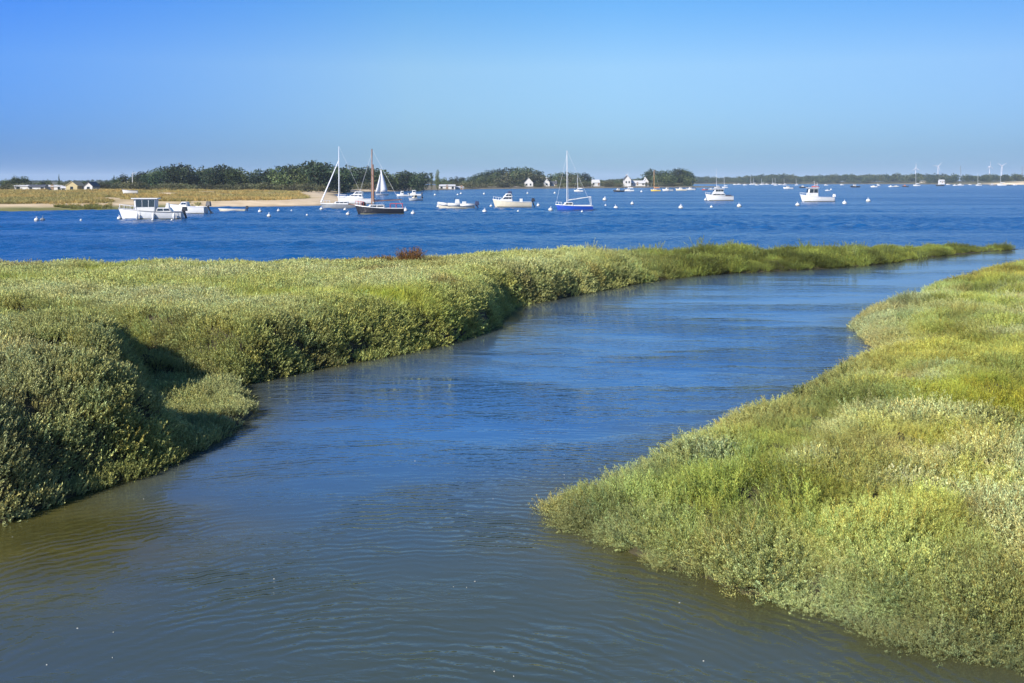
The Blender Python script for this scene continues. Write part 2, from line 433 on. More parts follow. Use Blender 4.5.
    shal_refl = N('ShaderNodeAttribute'); shal_refl.attribute_name = 'shallow_bank_refl'
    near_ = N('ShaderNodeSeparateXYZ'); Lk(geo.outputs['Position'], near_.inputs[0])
    body_sky_refl = mixc((.040, .056, .050), (.032, .104, .240), rng_(near_.outputs['Y'], 9.5, 17, 0, 1))  # bluer with distance: sky reflection painted into the body colour
    body_sky_refl = mixc(body_sky_refl, (.050, .066, .062), rng_(cl, .48, .75, 0, .35))
    creek = mixc(body_sky_refl, creek, shal_refl.outputs['Fac'])
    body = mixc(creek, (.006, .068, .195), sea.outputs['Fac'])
    dif = N('ShaderNodeBsdfDiffuse'); Lk(body, dif.inputs['Color'])
    tr = N('ShaderNodeBsdfTransparent'); tr.inputs['Color'].default_value = (.60, .58, .36, 1)
    mb = N('ShaderNodeMixShader')
    tf = rng_(shal_refl.outputs['Fac'], 0, 1, .0, 0.35); Lk(tf, mb.inputs[0])
    Lk(dif.outputs[0], mb.inputs[1]); Lk(tr.outputs[0], mb.inputs[2])
    gl = N('ShaderNodeBsdfGlossy'); Lk(b.outputs[0], gl.inputs['Normal'])
    rr = rng_(sea.outputs['Fac'], 0, 1, .02, .16); Lk(rr, gl.inputs['Roughness'])
    fr = N('ShaderNodeFresnel'); fr.inputs['IOR'].default_value = 1.34; Lk(b.outputs[0], fr.inputs['Normal'])
    ms = N('ShaderNodeMixShader'); Lk(fr.outputs[0], ms.inputs[0]); Lk(mb.outputs[0], ms.inputs[1]); Lk(gl.outputs[0], ms.inputs[2])
    Lk(ms.outputs[0], out.inputs[0])
    return m
wx = np.concatenate([[-8500, -4000, -1500, -600, -320, -200, -150], np.arange(-125, 125.1, .36), [150, 200, 320, 600, 1500, 4000, 8500]])
wy = np.concatenate([[-250, -60, -10, 0], np.arange(3, 33, 1.0), 33+np.cumsum(np.linspace(.22, .62, 380)), [205, 225, 260, 400, 700, 1200, 2500, 5000, 8500]])
WX, WY = np.meshgrid(wx, wy)
line = np.where(WX < 4, 34+(np.clip(WX, -40, 4)+40)*.28, 46.3+(np.minimum(WX, 60)-4)*.58)
seaf = sst(-2.5, 2.5, WY-line)
wz = np.zeros_like(WX)
wrng = np.random.default_rng(21)
for i in range(46):                                      # short wind chop on the bay
    lam = .62*(3.0/.62)**wrng.uniform(0, 1); th = wrng.normal(radians(-62), .55); kk = 2*pi/lam
    wz += .0160*lam**.8*.55*np.sin(kk*(cos(th)*WX+sin(th)*WY)+wrng.uniform(0, 6.28))
calm = .30+.70*sst(-.13, .12, fbm(WX/4.5+WY*.05, WY, 9, 131, 3)+.45*fbm(WX/3, WY, 28, 137, 2))
inner = sst(-125, -100, WX)*(1-sst(100, 125, WX))*(1-sst(150, 195, WY))
wz *= seaf*calm*inner
edge_l, edge_r = sdf(WX.clip(-60, 60), WY.clip(-5, 80), LEFT), sdf(WX.clip(-60, 60), WY.clip(-5, 80), RIGHT)
shal_refl = np.clip(np.exp(np.minimum(np.maximum(edge_l/(1+.9*sst(18, 19.5, WY)), edge_r), 0)/.75)+1.1*gauss(WX, WY, -5.0, 11.4, 1.7, 1.3), 0, 1)*(1-seaf)  # olive mask: shallows, with bank reflections painted in by wider falloff and blob
wat = grid_mesh('water', wx, wy, wz, water_material(), {'sea': seaf, 'shallow_bank_refl': shal_refl, 'lee': np.exp(np.minimum(edge_l, 0)/2.2)*(1-seaf)})
tag(wat, 'tidal creek and the blue bay it opens into', 'water', kind='structure')

# ------------------------------------------------------------------ plant clumps (scattered as ground cover)
def leaf_cloud(P, D, Lg, Wd, fold=.25, var=None):
    """rhombic leaves: base points P, directions D, lengths, widths -> verts, quads, per-vertex colour variation"""
    n = len(P)
    D = D/np.linalg.norm(D, axis=1, keepdims=True)
    a = rng.normal(size=(n, 3)); S = np.cross(D, a); S /= np.linalg.norm(S, axis=1, keepdims=True); U = np.cross(S, D)
    Lg = Lg[:, None]; Wd = Wd[:, None]
    mid = P+D*Lg*.5
    V = np.stack([P, mid+S*Wd*.5+U*Wd*fold, P+D*Lg, mid-S*Wd*.5+U*Wd*fold], 1).reshape(-1, 3)
    Fq = np.arange(4*n).reshape(n, 4)
    if var is None: var = rng.uniform(.72, 1.28, n)
    hue = rng.uniform(-.10, .10, n)
    C = np.stack([var*(1+hue), var, var*(1-hue), np.ones(n)], 1)
    return V, Fq, np.repeat(C, 4, 0)
def np_mesh(name, parts, mat):
    V, Q, C, o = [], [], [], 0
    for v, q, c in parts:
        V.append(v); Q.append(q+o); C.append(c); o += len(v)
    V, Q, C = np.concatenate(V), np.concatenate(Q), np.concatenate(C)
    me = bpy.data.meshes.new(name)
    me.vertices.add(len(V)); me.vertices.foreach_set('co', V.ravel())
    me.loops.add(Q.size); me.loops.foreach_set('vertex_index', Q.ravel().astype(np.int32))
    me.polygons.add(len(Q)); me.polygons.foreach_set('loop_start', np.arange(0, Q.size, 4, dtype=np.int32))
    me.update(calc_edges=True)
    at = me.attributes.new('leafvar', 'FLOAT_COLOR', 'POINT'); at.data.foreach_set('color', C.astype(np.float32).ravel())
    me.materials.append(mat)
    return me
def unit(theta, lean):
    return np.stack([np.cos(theta)*np.sin(lean), np.sin(theta)*np.sin(lean), np.cos(lean)], -1)
def stem_strips(A, B, r, col):
    d = B-A; s = np.cross(d, rng.normal(size=A.shape)); s /= np.linalg.norm(s, axis=1, keepdims=True)+1e-9
    V = np.stack([A-s*r, A+s*r, B+s*r*.6, B-s*r*.6], 1).reshape(-1, 3)
    C = np.tile(np.array([*col, 1.0]), (len(V), 1))
    return V, np.arange(len(V)).reshape(-1, 4), C

def purslane(name, mat, n=38, R=.17, k=11, leaf=(.022, .036), tall=1.0):
    th = rng.uniform(0, 2*pi, n); r = R*np.sqrt(rng.uniform(0, 1, n))
    base = np.stack([r*np.cos(th), r*np.sin(th), np.zeros(n)-.03], 1)
    lean = rng.uniform(0, .55, n)*(.4+r/R); d = unit(th+rng.normal(0, .5, n), lean)
    Ls = rng.uniform(.13, .25, n)*tall*(1.05-.35*(r/R)**2)
    P, D = [], []
    for j in range(k):
        t = .35+.65*(j+.5)/k
        az = rng.uniform(0, 2*pi, n); out = unit(az, rng.uniform(.5, 1.25, n))
        P.append(base+d*(Ls*t)[:, None]); D.append(out*.8+d*.45)
    P, D = np.concatenate(P), np.concatenate(D); m = len(P)
    lf = leaf_cloud(P, D, rng.uniform(*leaf, m), rng.uniform(.009, .014, m))
    st = stem_strips(base, base+d*Ls[:, None], .0025, (.55, .5, .45))
    return np_mesh(name, [lf, st], mat)
def sea_blite(name, mat, n=26, R=.16, k=58, tall=1.0, w=(.004, .007), l=(.015, .027)):
    th = rng.uniform(0, 2*pi, n); r = R*np.sqrt(rng.uniform(0, 1, n))
    base = np.stack([r*np.cos(th), r*np.sin(th), np.zeros(n)-.03], 1)
    lean = rng.uniform(0, .75, n)*(.35+r/R); d = unit(th+rng.normal(0, .6, n), lean)
    Ls = rng.uniform(.16, .34, n)*tall
    bend = rng.normal(0, .05, (n, 3)); bend[:, 2] = 0
    P, D = [], []
    for j in range(k):
        t = .22+.78*(j+.5)/k
        az = rng.uniform(0, 2*pi, n)
        off = unit(az, np.full(n, pi/2))*(.030*(1.1-t))[..., None]*rng.uniform(0, 1, (n, 1)) if np.ndim(t) else unit(az, np.full(n, pi/2))*(.055*(1.1-t))*rng.uniform(0, 1, (n, 1))
        P.append(base+d*(Ls*t)[:, None]+bend*t*t+off); D.append(unit(az, rng.uniform(.35, 1.25, n))*.9+d*.4)
    P, D = np.concatenate(P), np.concatenate(D); m = len(P)
    lf = leaf_cloud(P, D, rng.uniform(*l, m), rng.uniform(*w, m), .15)
    st = stem_strips(base, base+d*Ls[:, None]+bend, .0028, (.75, .6, .5))
    return np_mesh(name, [lf, st], mat)
def grass_tuft(name, mat, n=46, R=.12, h=(.16, .36), wd=.0055):
    th = rng.uniform(0, 2*pi, n); r = R*np.sqrt(rng.uniform(0, 1, n))
    b = np.stack([r*np.cos(th), r*np.sin(th), np.zeros(n)-.02], 1)
    d = unit(th+rng.normal(0, .8, n), rng.uniform(0, .5, n)); L = rng.uniform(*h, n)
    mid = b+d*(L*.55)[:, None]; droop = d*np.array([1.6, 1.6, .75]); tip = mid+droop*(L*.45)[:, None]
    s = np.cross(d, rng.normal(size=(n, 3))); s /= np.linalg.norm(s, axis=1, keepdims=True)
    w_ = wd*rng.uniform(.7, 1.3, (n, 1))
    V1 = np.stack([b-s*w_*.6, b+s*w_*.6, mid+s*w_*.5, mid-s*w_*.5], 1).reshape(-1, 3)
    V2 = np.stack([mid-s*w_*.5, mid+s*w_*.5, tip+s*w_*.06, tip-s*w_*.06], 1).reshape(-1, 3)
    v = rng.uniform(.7, 1.3, n); hue = rng.uniform(-.12, .12, n)
    C = np.repeat(np.stack([v*(1+hue), v, v*(1-hue), np.ones(n)], 1), 4, 0)
    q = np.arange(4*n).reshape(n, 4)
    return np_mesh(name, [(V1, q, C), (V2, q, C)], mat)

LEAF = leaf_mat('marsh_leaf', .30)
SRC = bpy.data.collections.new('plant_kinds')       # not linked to the scene: sources of the ground cover only
KINDS = []
def kind(me):
    o = bpy.data.objects.new('plant_kind_%02d' % len(KINDS), me); SRC.objects.link(o); KINDS.append(o); return len(KINDS)-1
K_PUR = [kind(purslane('sea_purslane', LEAF)) for _ in range(4)]
K_BLI = [kind(sea_blite('sea_blite', LEAF)) for _ in range(4)]
K_GRA = [kind(grass_tuft('salt_grass', LEAF)) for _ in range(3)]
K_TALL = [kind(sea_blite('tall_sea_blite', LEAF, 9, .10, 70, 1.55, (.006, .009), (.02, .035))) for _ in range(3)]
K_DUNE = [kind(grass_tuft('dune_grass', LEAF, 26, .28, (.35, .75), .03)) for _ in range(3)]

def euler_from(nrm, spin, lean=0):
    z = nrm/np.linalg.norm(nrm, axis=1, keepdims=True)
    ref = np.stack([np.cos(spin), np.sin(spin), np.zeros_like(spin)], 1)
    x = ref-z*(ref*z).sum(1, keepdims=True); x /= np.linalg.norm(x, axis=1, keepdims=True); y = np.cross(z, x)
    return np.stack([np.arctan2(y[:, 2], z[:, 2]), -np.arcsin(np.clip(x[:, 2], -1, 1)), np.arctan2(x[:, 1], x[:, 0])], 1)
def cover(name, P, N, S, I, T, src, label, cat):
    n = len(P); me = bpy.data.meshes.new(name)
    me.vertices.add(n); me.vertices.foreach_set('co', P.astype(np.float32).ravel())
    def at(k, typ, dom, field, arr):
        a = me.attributes.new(k, typ, dom); a.data.foreach_set(field, np.ascontiguousarray(arr).ravel())
    at('rot', 'FLOAT_VECTOR', 'POINT', 'vector', euler_from(N, rng.uniform(0, 2*pi, n)).astype(np.float32))
    at('scl', 'FLOAT_VECTOR', 'POINT', 'vector', S.astype(np.float32))
    at('kind', 'INT', 'POINT', 'value', I.astype(np.int32))
    at('tint', 'FLOAT_COLOR', 'POINT', 'color', np.concatenate([T, np.ones((n, 1))], 1).astype(np.float32))
    o = bpy.data.objects.new(name, me); COL.objects.link(o)
    ng = bpy.data.node_groups.new(name, 'GeometryNodeTree')
    ng.interface.new_socket('Geometry', in_out='INPUT', socket_type='NodeSocketGeometry')
    ng.interface.new_socket('Geometry', in_out='OUTPUT', socket_type='NodeSocketGeometry')
    gi, go = ng.nodes.new('NodeGroupInput'), ng.nodes.new('NodeGroupOutput')
    ip = ng.nodes.new('GeometryNodeInstanceOnPoints'); ci = ng.nodes.new('GeometryNodeCollectionInfo')
    ci.inputs['Collection'].default_value = src; ci.inputs['Separate Children'].default_value = True; ci.inputs['Reset Children'].default_value = True
    def named(k, typ):
        a = ng.nodes.new('GeometryNodeInputNamedAttribute'); a.data_type = typ; a.inputs['Name'].default_value = k; return a.outputs['Attribute']
    er = ng.nodes.new('FunctionNodeEulerToRotation')
    L = ng.links.new
    L(gi.outputs[0], ip.inputs['Points']); L(ci.outputs[0], ip.inputs['Instance']); ip.inputs['Pick Instance'].default_value = True
    L(named('kind', 'INT'), ip.inputs['Instance Index']); L(named('rot', 'FLOAT_VECTOR'), er.inputs[0]); L(er.outputs[0], ip.inputs['Rotation'])
    L(named('scl', 'FLOAT_VECTOR'), ip.inputs['Scale']); L(ip.outputs[0], go.inputs[0])
    md = o.modifiers.new('cover', 'NODES'); md.node_group = ng
    return tag(o, label, cat, kind='stuff')

PUR_C = np.array((.315, .335, .100)); PUR_G = np.array((.355, .372, .160)); BLI_C = np.array((.310, .335, .074)); GRA_C = np.array((.27, .30, .04))
BRO_C = np.array((.21, .15, .06)); DRY_C = np.array((.36, .385, .185))
def scatter(x0, x1, y0, y1, dens, depthfall=24.):
    n = int((x1-x0)*(y1-y0)*dens); x = rng.uniform(x0, x1, n); y = rng.uniform(y0, y1, n)
    k = (np.abs(x) < .60*y+4) & (rng.uniform(0, 1, n) < np.clip(depthfall/np.maximum(y, 1), .35, 1))
    x, y = x[k], y[k]
    h, dl, dr = marsh_height(x, y)
    nx, ny = -sample(NXg, x, y), -sample(NYg, x, y)
    return x, y, h, dl, dr, nx, ny
def pack(x, y, h, nx, ny, tilt=.55):
    N = np.stack([nx*tilt, ny*tilt, np.ones_like(x)], 1)+rng.normal(0, .12, (len(x), 3))
    return np.stack([x, y, h], 1), N
def jitter(T, a=.16):
    n = len(T); v = rng.normal(1, a, (n, 1)); hue = rng.normal(0, .06, (n, 1))
    return np.clip(T*v*np.concatenate([1+hue, np.ones((n, 1)), 1-hue], 1), .01, .6)

# left bank: sea purslane
x, y, h, dl, dr, nx, ny = scatter(-27, 32, 9, 64, 60)
k = (dl > -.06); x, y, h, dl, nx, ny = [a[k] for a in (x, y, h, dl, nx, ny)]
n = len(x)
m1_ = np.clip(.5+1.6*fbm(x, y, 3.5, 31), 0, 1)[:, None]
T = PUR_C*(1-m1_)+PUR_G*m1_
yel = np.clip(1.3*gauss(x, y, -15.2, 28.6, 1.6, 1.1)+1.2*gauss(x, y, -3.4, 25.8, 1.6, .9)+.8*gauss(x, y, -10.8, 30.4, 1.0, .6)+np.clip(fbm(x, y, 2.2, 41)*2.6-.72, 0, .8)*sst(22, 25, y), 0, 1)[:, None]
brn = np.clip(1.2*gauss(x, y, -4.0, 35.2, 2.2, 1.2)+np.clip(fbm(x, y, 2.0, 43)*2.6-.75, 0, .7), 0, 1)[:, None]
spit = sst(2, 8, x)[:, None]
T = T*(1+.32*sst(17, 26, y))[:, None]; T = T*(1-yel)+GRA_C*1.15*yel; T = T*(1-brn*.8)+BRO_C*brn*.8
T = T*(1-spit)+BLI_C*spit*np.array((.56, .62, .56))*(1+1.1*fbm(x, y, 1.1, 77, 2))[:, None]
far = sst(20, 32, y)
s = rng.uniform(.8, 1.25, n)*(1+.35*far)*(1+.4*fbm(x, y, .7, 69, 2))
s = s*(1-.38*gauss(x, y, -4.9, 17.4, 1.5, 1.4))*(1-.40*sst(6, 24, x))*np.clip(1+1.5*sst(2, 8, x)*fbm(x, y, 1.3, 63, 2), .4, 1.25)
S = np.stack([s, s, s*rng.uniform(.8, 1.25, n)*(1-.25*far*(x < 2))], 1)
I = rng.choice(K_PUR, n)
u = rng.uniform(0, 1, n)
S[:, 2] *= 1-.45*yel[:, 0]
I = np.where((yel[:, 0] > u), rng.choice(K_GRA, n), I)
I = np.where((spit[:, 0]*.75 > u), rng.choice(K_BLI, n), I)
I = np.where((spit[:, 0]*.16*sst(-.1, .35, fbm(x, y, 2.0, 79, 2)) > rng.uniform(0, 1, n)), rng.choice(K_TALL, n), I)
P, N = pack(x, y, np.maximum(h, .0), nx, ny)
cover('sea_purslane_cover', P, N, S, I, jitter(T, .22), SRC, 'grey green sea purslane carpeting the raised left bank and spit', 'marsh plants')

# right bank: sea blite, salt grass and grey purslane patches
x, y, h, dl, dr, nx, ny = scatter(-1, 36, 5.5, 54, 62, 20)
ex = scatter(-1, 20, 5.5, 30, 75, 20); k = (ex[4] > -.14) & (ex[4] < .55)
x, y, h, dl, dr, nx, ny = [np.concatenate([a, b_[k]]) for a, b_ in zip((x, y, h, dl, dr, nx, ny), ex)]
k = (dr > -.08+.5*fbm(x, y, .55, 89, 2)) & ((fbm(x, y, .9, 73, 2) > -.44) | (dr < .8)); x, y, h, dr, nx, ny = [a[k] for a in (x, y, h, dr, nx, ny)]
n = len(x); f1, f2 = fbm(x, y, 2.4, 51), fbm(x, y, 1.8, 57)
edge = np.exp(-np.maximum(dr, 0)/.8)
grs = np.clip(.25+2.6*f1+.7*gauss(x, y, 6.3, 15, 2.6, 3)-edge, 0, 1)
gry = np.clip(3.0*f2-.15+.8*gauss(x, y, 11, 28, 2, 3)+.9*gauss(x, y, 7.0, 14.0, .9, 1.6), 0, 1)
T = BLI_C+(GRA_C-BLI_C)*grs[:, None]; T = T+(PUR_G*1.1-T)*(gry[:, None]*.9); T = T+(DRY_C-T)*(edge[:, None]*.55)
T = T*(1+.85*fbm(x, y, 1.7, 97, 2))[:, None]*(1+np.array((.10, 0, -.12))*np.clip(3*fbm(x, y, 2.6, 99), -1, 1)[:, None])
br = (1-edge)[:, None]*np.clip(fbm(x, y, 1.4, 61)*2.4-.85, 0, .45)[:, None]; T = T+(BRO_C*1.4-T)*br
u = rng.uniform(0, 1, n)
I = rng.choice(K_BLI, n)
I = np.where(grs*.75 > u, rng.choice(K_GRA, n), I)
I = np.where(gry*.8 > rng.uniform(0, 1, n), rng.choice(K_PUR, n), I)
I = np.where((rng.uniform(0, 1, n) < .02*sst(-.05, .3, f2)+.004), rng.choice(K_TALL, n), I)
s = np.clip(rng.uniform(.7, 1.15, n)*(1+1.2*fbm(x, y, .75, 67, 2)), .5, 1.3)
S = np.stack([s, s, s*rng.uniform(.75, 1.15, n)*(1-.25*np.exp(-np.maximum(dr, 0)/.3))], 1)
S[I >= K_GRA[0]] *= .72
P, N = pack(x, y, np.maximum(h, .0), nx, ny, .9)
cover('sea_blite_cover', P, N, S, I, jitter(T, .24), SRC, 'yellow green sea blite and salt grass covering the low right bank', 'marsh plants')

#FAR
# ------------------------------------------------------------------ the far shores
PEN = [(-420, 142), (-210, 143), g(0, 211.5), g(120, 209.5), g(180, 208), g(235, 207.2), g(300, 206.3), g(338, 205.3), g(352, 203.5), (-28, 196),
       (-33, 215), (-40, 245), (-52, 300), (-56, 350), (-52, 385), (-44, 400), g(410, 190.6), g(440, 190.0), g(470, 189.2), g(540, 188.6), g(600, 188.3),
       g(650, 187.6), g(690, 187.5), (132, 640), (140, 670), (120, 760), (40, 900), (-420, 900)]
px_ = np.concatenate([np.arange(-420, -150, 6.), np.arange(-150, 160, 2.5)]); py_ = np.concatenate([np.arange(132, 260, 1.5), np.arange(260, 905, 5.)])
PX, PY = np.meshgrid(px_, py_)
def pen_height(x, y):
    d = sdf(x, y, PEN)
    h = .80*sst(0, 8, d)+.35*sst(8, 60, d)+.30*sst(5, 25, d)*fbm(x, y, 22, 71)+.45*sst(6, 14, d)*np.clip(fbm(x, y, 9, 75), -.3, .6)
    h = h*(1-.35*sst(380, 460, y))
    return np.where(d > 0, h+.02, np.maximum(-.9, d*.12)), d
PZ, PD = pen_height(PX, PY)
pxl = PX/PY*F+512                                        # direction of each spot, to vary the strand along the shore
sandw = 9*sst(130, 260, pxl)+5.5*(1-sst(100, 200, pxl))+1.5
sand = (1-sst(sandw*.6, sandw*1.3, PD+2.5*fbm(PX, PY, 6, 81)))*sst(-1, 1.0, PD)
sand = np.maximum(sand, .8*sst(.16, .3, fbm(PX, PY, 14, 85)))          # blown-out hollows in the dune
sand *= 1-.75*sst(380, 480, PY)
sand *= np.where((PD < 4) & (pxl < 200), sst(1.5, 4.2, PD), 1)
wet = np.maximum(1-sst(.2, 2.2, PD), .95*sst(370, 430, PY))
green = (1-sst(150, 215, pxl))*(1-sst(3.0, 5.2, PD+2*fbm(PX, PY, 5, 83)))
dune = simple_noise_mat('dune_turf', ((.20, .155, .055), (.30, .23, .085)), .35, .95, 0, {
    'sand': ((.42, .32, .19), (.56, .44, .28)), 'wet': ((.085, .075, .045), (.15, .125, .08)), 'green': ((.10, .11, .03), (.16, .15, .045))})
po = grid_mesh('beach', px_, py_, PZ, dune, {'sand': sand, 'wet': wet, 'green': green}, keep=PZ > -.85)
tag(po, 'sandy beach and grassy dune on the left shore', 'beach', kind='structure')

# dune grass
n = 85000; x = rng.uniform(-230, -28, n); y = 142+rng.uniform(0, 1, n)**1.8*230
h, d = pen_height(x, y); pc = x/y*F+512
sw = 9*sst(130, 260, pc)+5.5*(1-sst(100, 200, pc))+1.5
k = (d > np.where(pc < 200, 1.2, sw)) & (fbm(x, y, 14, 85) < .2) & ((d > sw) | (rng.uniform(0, 1, n) < .8)) & (pc > -300) & ~((d > sw*.7) & (d < sw*1.25) & (pc < 200) & (rng.uniform(0, 1, n) < .8))
x, y, h, d, pc = x[k], y[k], h[k], d[k], pc[k]; n = len(x)
mm = np.clip(.5+2*fbm(x, y, 8, 91), 0, 1)[:, None]
T = np.array((.40, .29, .095))*(1-mm)+np.array((.29, .25, .085))*mm
lowgreen = ((d < 4.5) & (pc < 200))[:, None]; T = np.where(lowgreen, np.array((.17, .17, .045)), T)
s = rng.uniform(.5, 1.1, n)*np.where(d < 5, .7, 1)
cover('dune_grass', np.stack([x, y, h], 1), np.tile((0, 0, 1.), (n, 1))+rng.normal(0, .1, (n, 3)), np.stack([s*1.3, s*1.3, s], 1), rng.choice(K_DUNE, n), jitter(T), SRC,
      'golden dry dune grass behind the left beach', 'dune grass')

# ---- far shore across the bay
def shore_y(x): return 1300+60*np.sin(x/210.)+25*np.sin(x/77.)-420*sst(470, 640, x)
fx_ = np.arange(-900, 1700, 14.); ft = np.concatenate([np.linspace(-20, 60, 9), np.linspace(80, 900, 12)])
FX, FT = np.meshgrid(fx_, ft); FY = shore_y(FX)+FT
sandr = sst(520, 560, FX)*(1-sst(585, 592, FX))+sst(610, 625, FX)
FZ = np.clip(FT*.2, -1, 1.6)+(FT > 20)*(1.0+1.2*fbm(FX, FY, 120, 101))+1.0*sandr*sst(0, 30, FT)
nx_, ny_ = len(fx_), len(ft)
fm = simple_noise_mat('far_shore_land', ((.045, .048, .024), (.075, .068, .035)), .05, .95, 0, {'sand': ((.45, .36, .24), (.55, .45, .3))})
me = bpy.data.meshes.new('far_land')
ii = np.arange(nx_*ny_).reshape(ny_, nx_); q = np.stack([ii[:-1, :-1], ii[:-1, 1:], ii[1:, 1:], ii[1:, :-1]], -1).reshape(-1, 4)
me.from_pydata(np.stack([FX, FY, FZ], -1).reshape(-1, 3).tolist(), [], q.tolist()); me.update()
at = me.attributes.new('sand', 'FLOAT', 'POINT')
at.data.foreach_set('value', np.maximum(sandr*(FT < 75)*(fbm(FX, FY, 60, 121) > -.12), (FT < 8)*.12).astype(np.float32).ravel()); me.materials.append(fm)
fo = bpy.data.objects.new('far_land', me); COL.objects.link(fo)
tag(fo, 'low land on the far side of the bay', 'shore', kind='structure')
def far_z(x, t): return 1.6+(1.0+1.2*fbm(x, shore_y(x)+t, 120, 101))+1.0*(sst(520, 560, x)*(1-sst(585, 592, x))+sst(610, 625, x))

# ------------------------------------------------------------------ trees
def crown_mesh(name, blobs, n, leaf, mat, zc=0):
    """leaf-sized faces spread through the outer volume of a few overlapping boughs"""
    P, D = [], []
    tot = sum(b[3]*b[4] for b in blobs)
    for (cx, cy, cz, r, rz) in blobs:
        m = int(n*r*rz/tot)
        v = rng.normal(size=(m, 3)); v /= np.linalg.norm(v, axis=1, keepdims=True)
        # uneven outline: bulges and gaps
        lob = 1+.22*np.sin(v[:, 0]*5+cx*3)*np.cos(v[:, 1]*4+cz)+.16*np.sin(v[:, 2]*7+cy*2)
        rad = np.power(rng.uniform(.25, 1, m), .45)*lob
        p = v*rad[:, None]*np.array([r, r, rz])+np.array([cx, cy, cz])
        k = (np.sin(p[:, 0]*2.1+cx)*np.sin(p[:, 1]*2.3)*np.sin(p[:, 2]*2.7+cy) < .55)
        P.append(p[k]); D.append((v+rng.normal(0, .55, (m, 3)))[k])
    P, D = np.concatenate(P), np.concatenate(D); m = len(P)
    return np_mesh(name, [leaf_cloud(P-D*leaf*.3, D, rng.uniform(.7, 1.4, m)*leaf, rng.uniform(.55, 1.0, m)*leaf, .12, rng.uniform(.65, 1.35, m))], mat)
PINE = leaf_mat('pine_foliage', .08, col=(.030, .050, .021)); OAK = leaf_mat('broadleaf_foliage', .15, col=(.060, .082, .026))
SCRUB = leaf_mat('scrub_foliage', .12, col=(.075, .078, .034)); POP = leaf_mat('poplar_foliage', .15, col=(.085, .11, .04))
CYP = leaf_mat('cypress_foliage', .06, col=(.030, .050, .026))
def trunk_mesh(name, h, r, limbs):
    b = MB(); b.tube((0, 0, -.3), (.05*h*.3, 0, h*.5), r*1.25, r*.85, 9); b.tube((.05*h*.3, 0, h*.5), (0, 0, h), r*.85, r*.45, 9)
    for (a, z0, dx, z1) in limbs: b.tube((.01*h, 0, h*z0), (cos(a)*dx, sin(a)*dx, h*z1), r*.5, r*.18, 6)
    me = bpy.data.meshes.new(name); me.from_pydata(b.v, [], b.f); me.update(); me.materials.append(BARK); return me
def rblobs(nb, rad, z0, z1, r, flat=.75):
    out = []
    for i in range(nb):
        a = 2*pi*i/nb+random.uniform(-.4, .4); q = rad*random.uniform(.45, 1)
        out.append((cos(a)*q, sin(a)*q, random.uniform(z0, z1), r*random.uniform(.75, 1.15), r*flat*random.uniform(.8, 1.1)))
    return out
LIMBS = [(a, .55+.1*random.random(), 1.7, .95+.1*random.random()) for a in (0.3, 1.7, 2.9, 4.2, 5.4)]
TREES = {       # every kind about 8 m tall: list of (crown, trunk)
 'pine': [(crown_mesh('crown', rblobs(9, 2.1, 3.0, 6.0, 1.9, .85)+rblobs(4, 1.3, 1.4, 2.6, 1.5, 1)+[(0, 0, 6.9, 1.6, 1.1)], 1500, .52, PINE), trunk_mesh('trunk', 6, .2, LIMBS)) for _ in range(3)],
 'broadleaf_tree': [(crown_mesh('crown', rblobs(8, 1.9, 2.6, 5.4, 1.8, .95)+rblobs(5, 1.7, 1.0, 2.0, 1.5, .9)+[(0, 0, 6.2, 1.7, 1.5)], 1500, .50, OAK), trunk_mesh('trunk', 4.5, .22, LIMBS)) for _ in range(3)],
 'cypress': [(crown_mesh('crown', [(0, 0, 1.5+.95*i, 1.75*(1-i/7.6), 1.25) for i in range(7)], 1300, .30, CYP), trunk_mesh('trunk', 6, .16, []))],
 'poplar': [(crown_mesh('crown', [(random.uniform(-.2, .2), 0, 1.6+1.05*i, .95*(1-.05*abs(i-2)**1.5), 1.1) for i in range(6)], 1200, .27, POP), trunk_mesh('trunk', 6, .15, []))],
 'shrub': [(crown_mesh('crown', rblobs(6, 1.8, 1.0, 2.0, 1.5, .8), 900, .30, SCRUB), trunk_mesh('trunk', 1.6, .12, LIMBS[:3])) for _ in range(2)],
}
TREE_H = {'pine': 8.0, 'broadleaf_tree': 7.8, 'cypress': 8.2, 'poplar': 8.0, 'shrub': 2.9}
def land_z(x, y): return float(pen_height(np.array([x]), np.array([y]))[0][0])
TCAT = {'pine': 'pine tree', 'broadleaf_tree': 'tree', 'cypress': 'conifer', 'poplar': 'tree', 'shrub': 'shrub'}
def tree(kindn, px, top, d, label, group, wide=1.0):
    """a tree at bearing px and distance d, whose top reaches the surveyed row"""
    x = (px-512)*d/F; z = land_z(x, d); Hh = CAM_H-(top-HOR)*d/F-z
    s = max(Hh+.9*d/F*2, 1.0)/TREE_H[kindn]
    r = empty(kindn, (x, d, z), random.uniform(0, 6.28)); r.scale = (s*wide, s*wide, s)
    crown, trunk = random.choice(TREES[kindn])
    for nm, me_ in (('crown', crown), ('trunk', trunk)):
        o = bpy.data.objects.new(nm, me_); COL.objects.link(o); o.parent = r
    tag(r, label, TCAT[kindn], group)
    return r

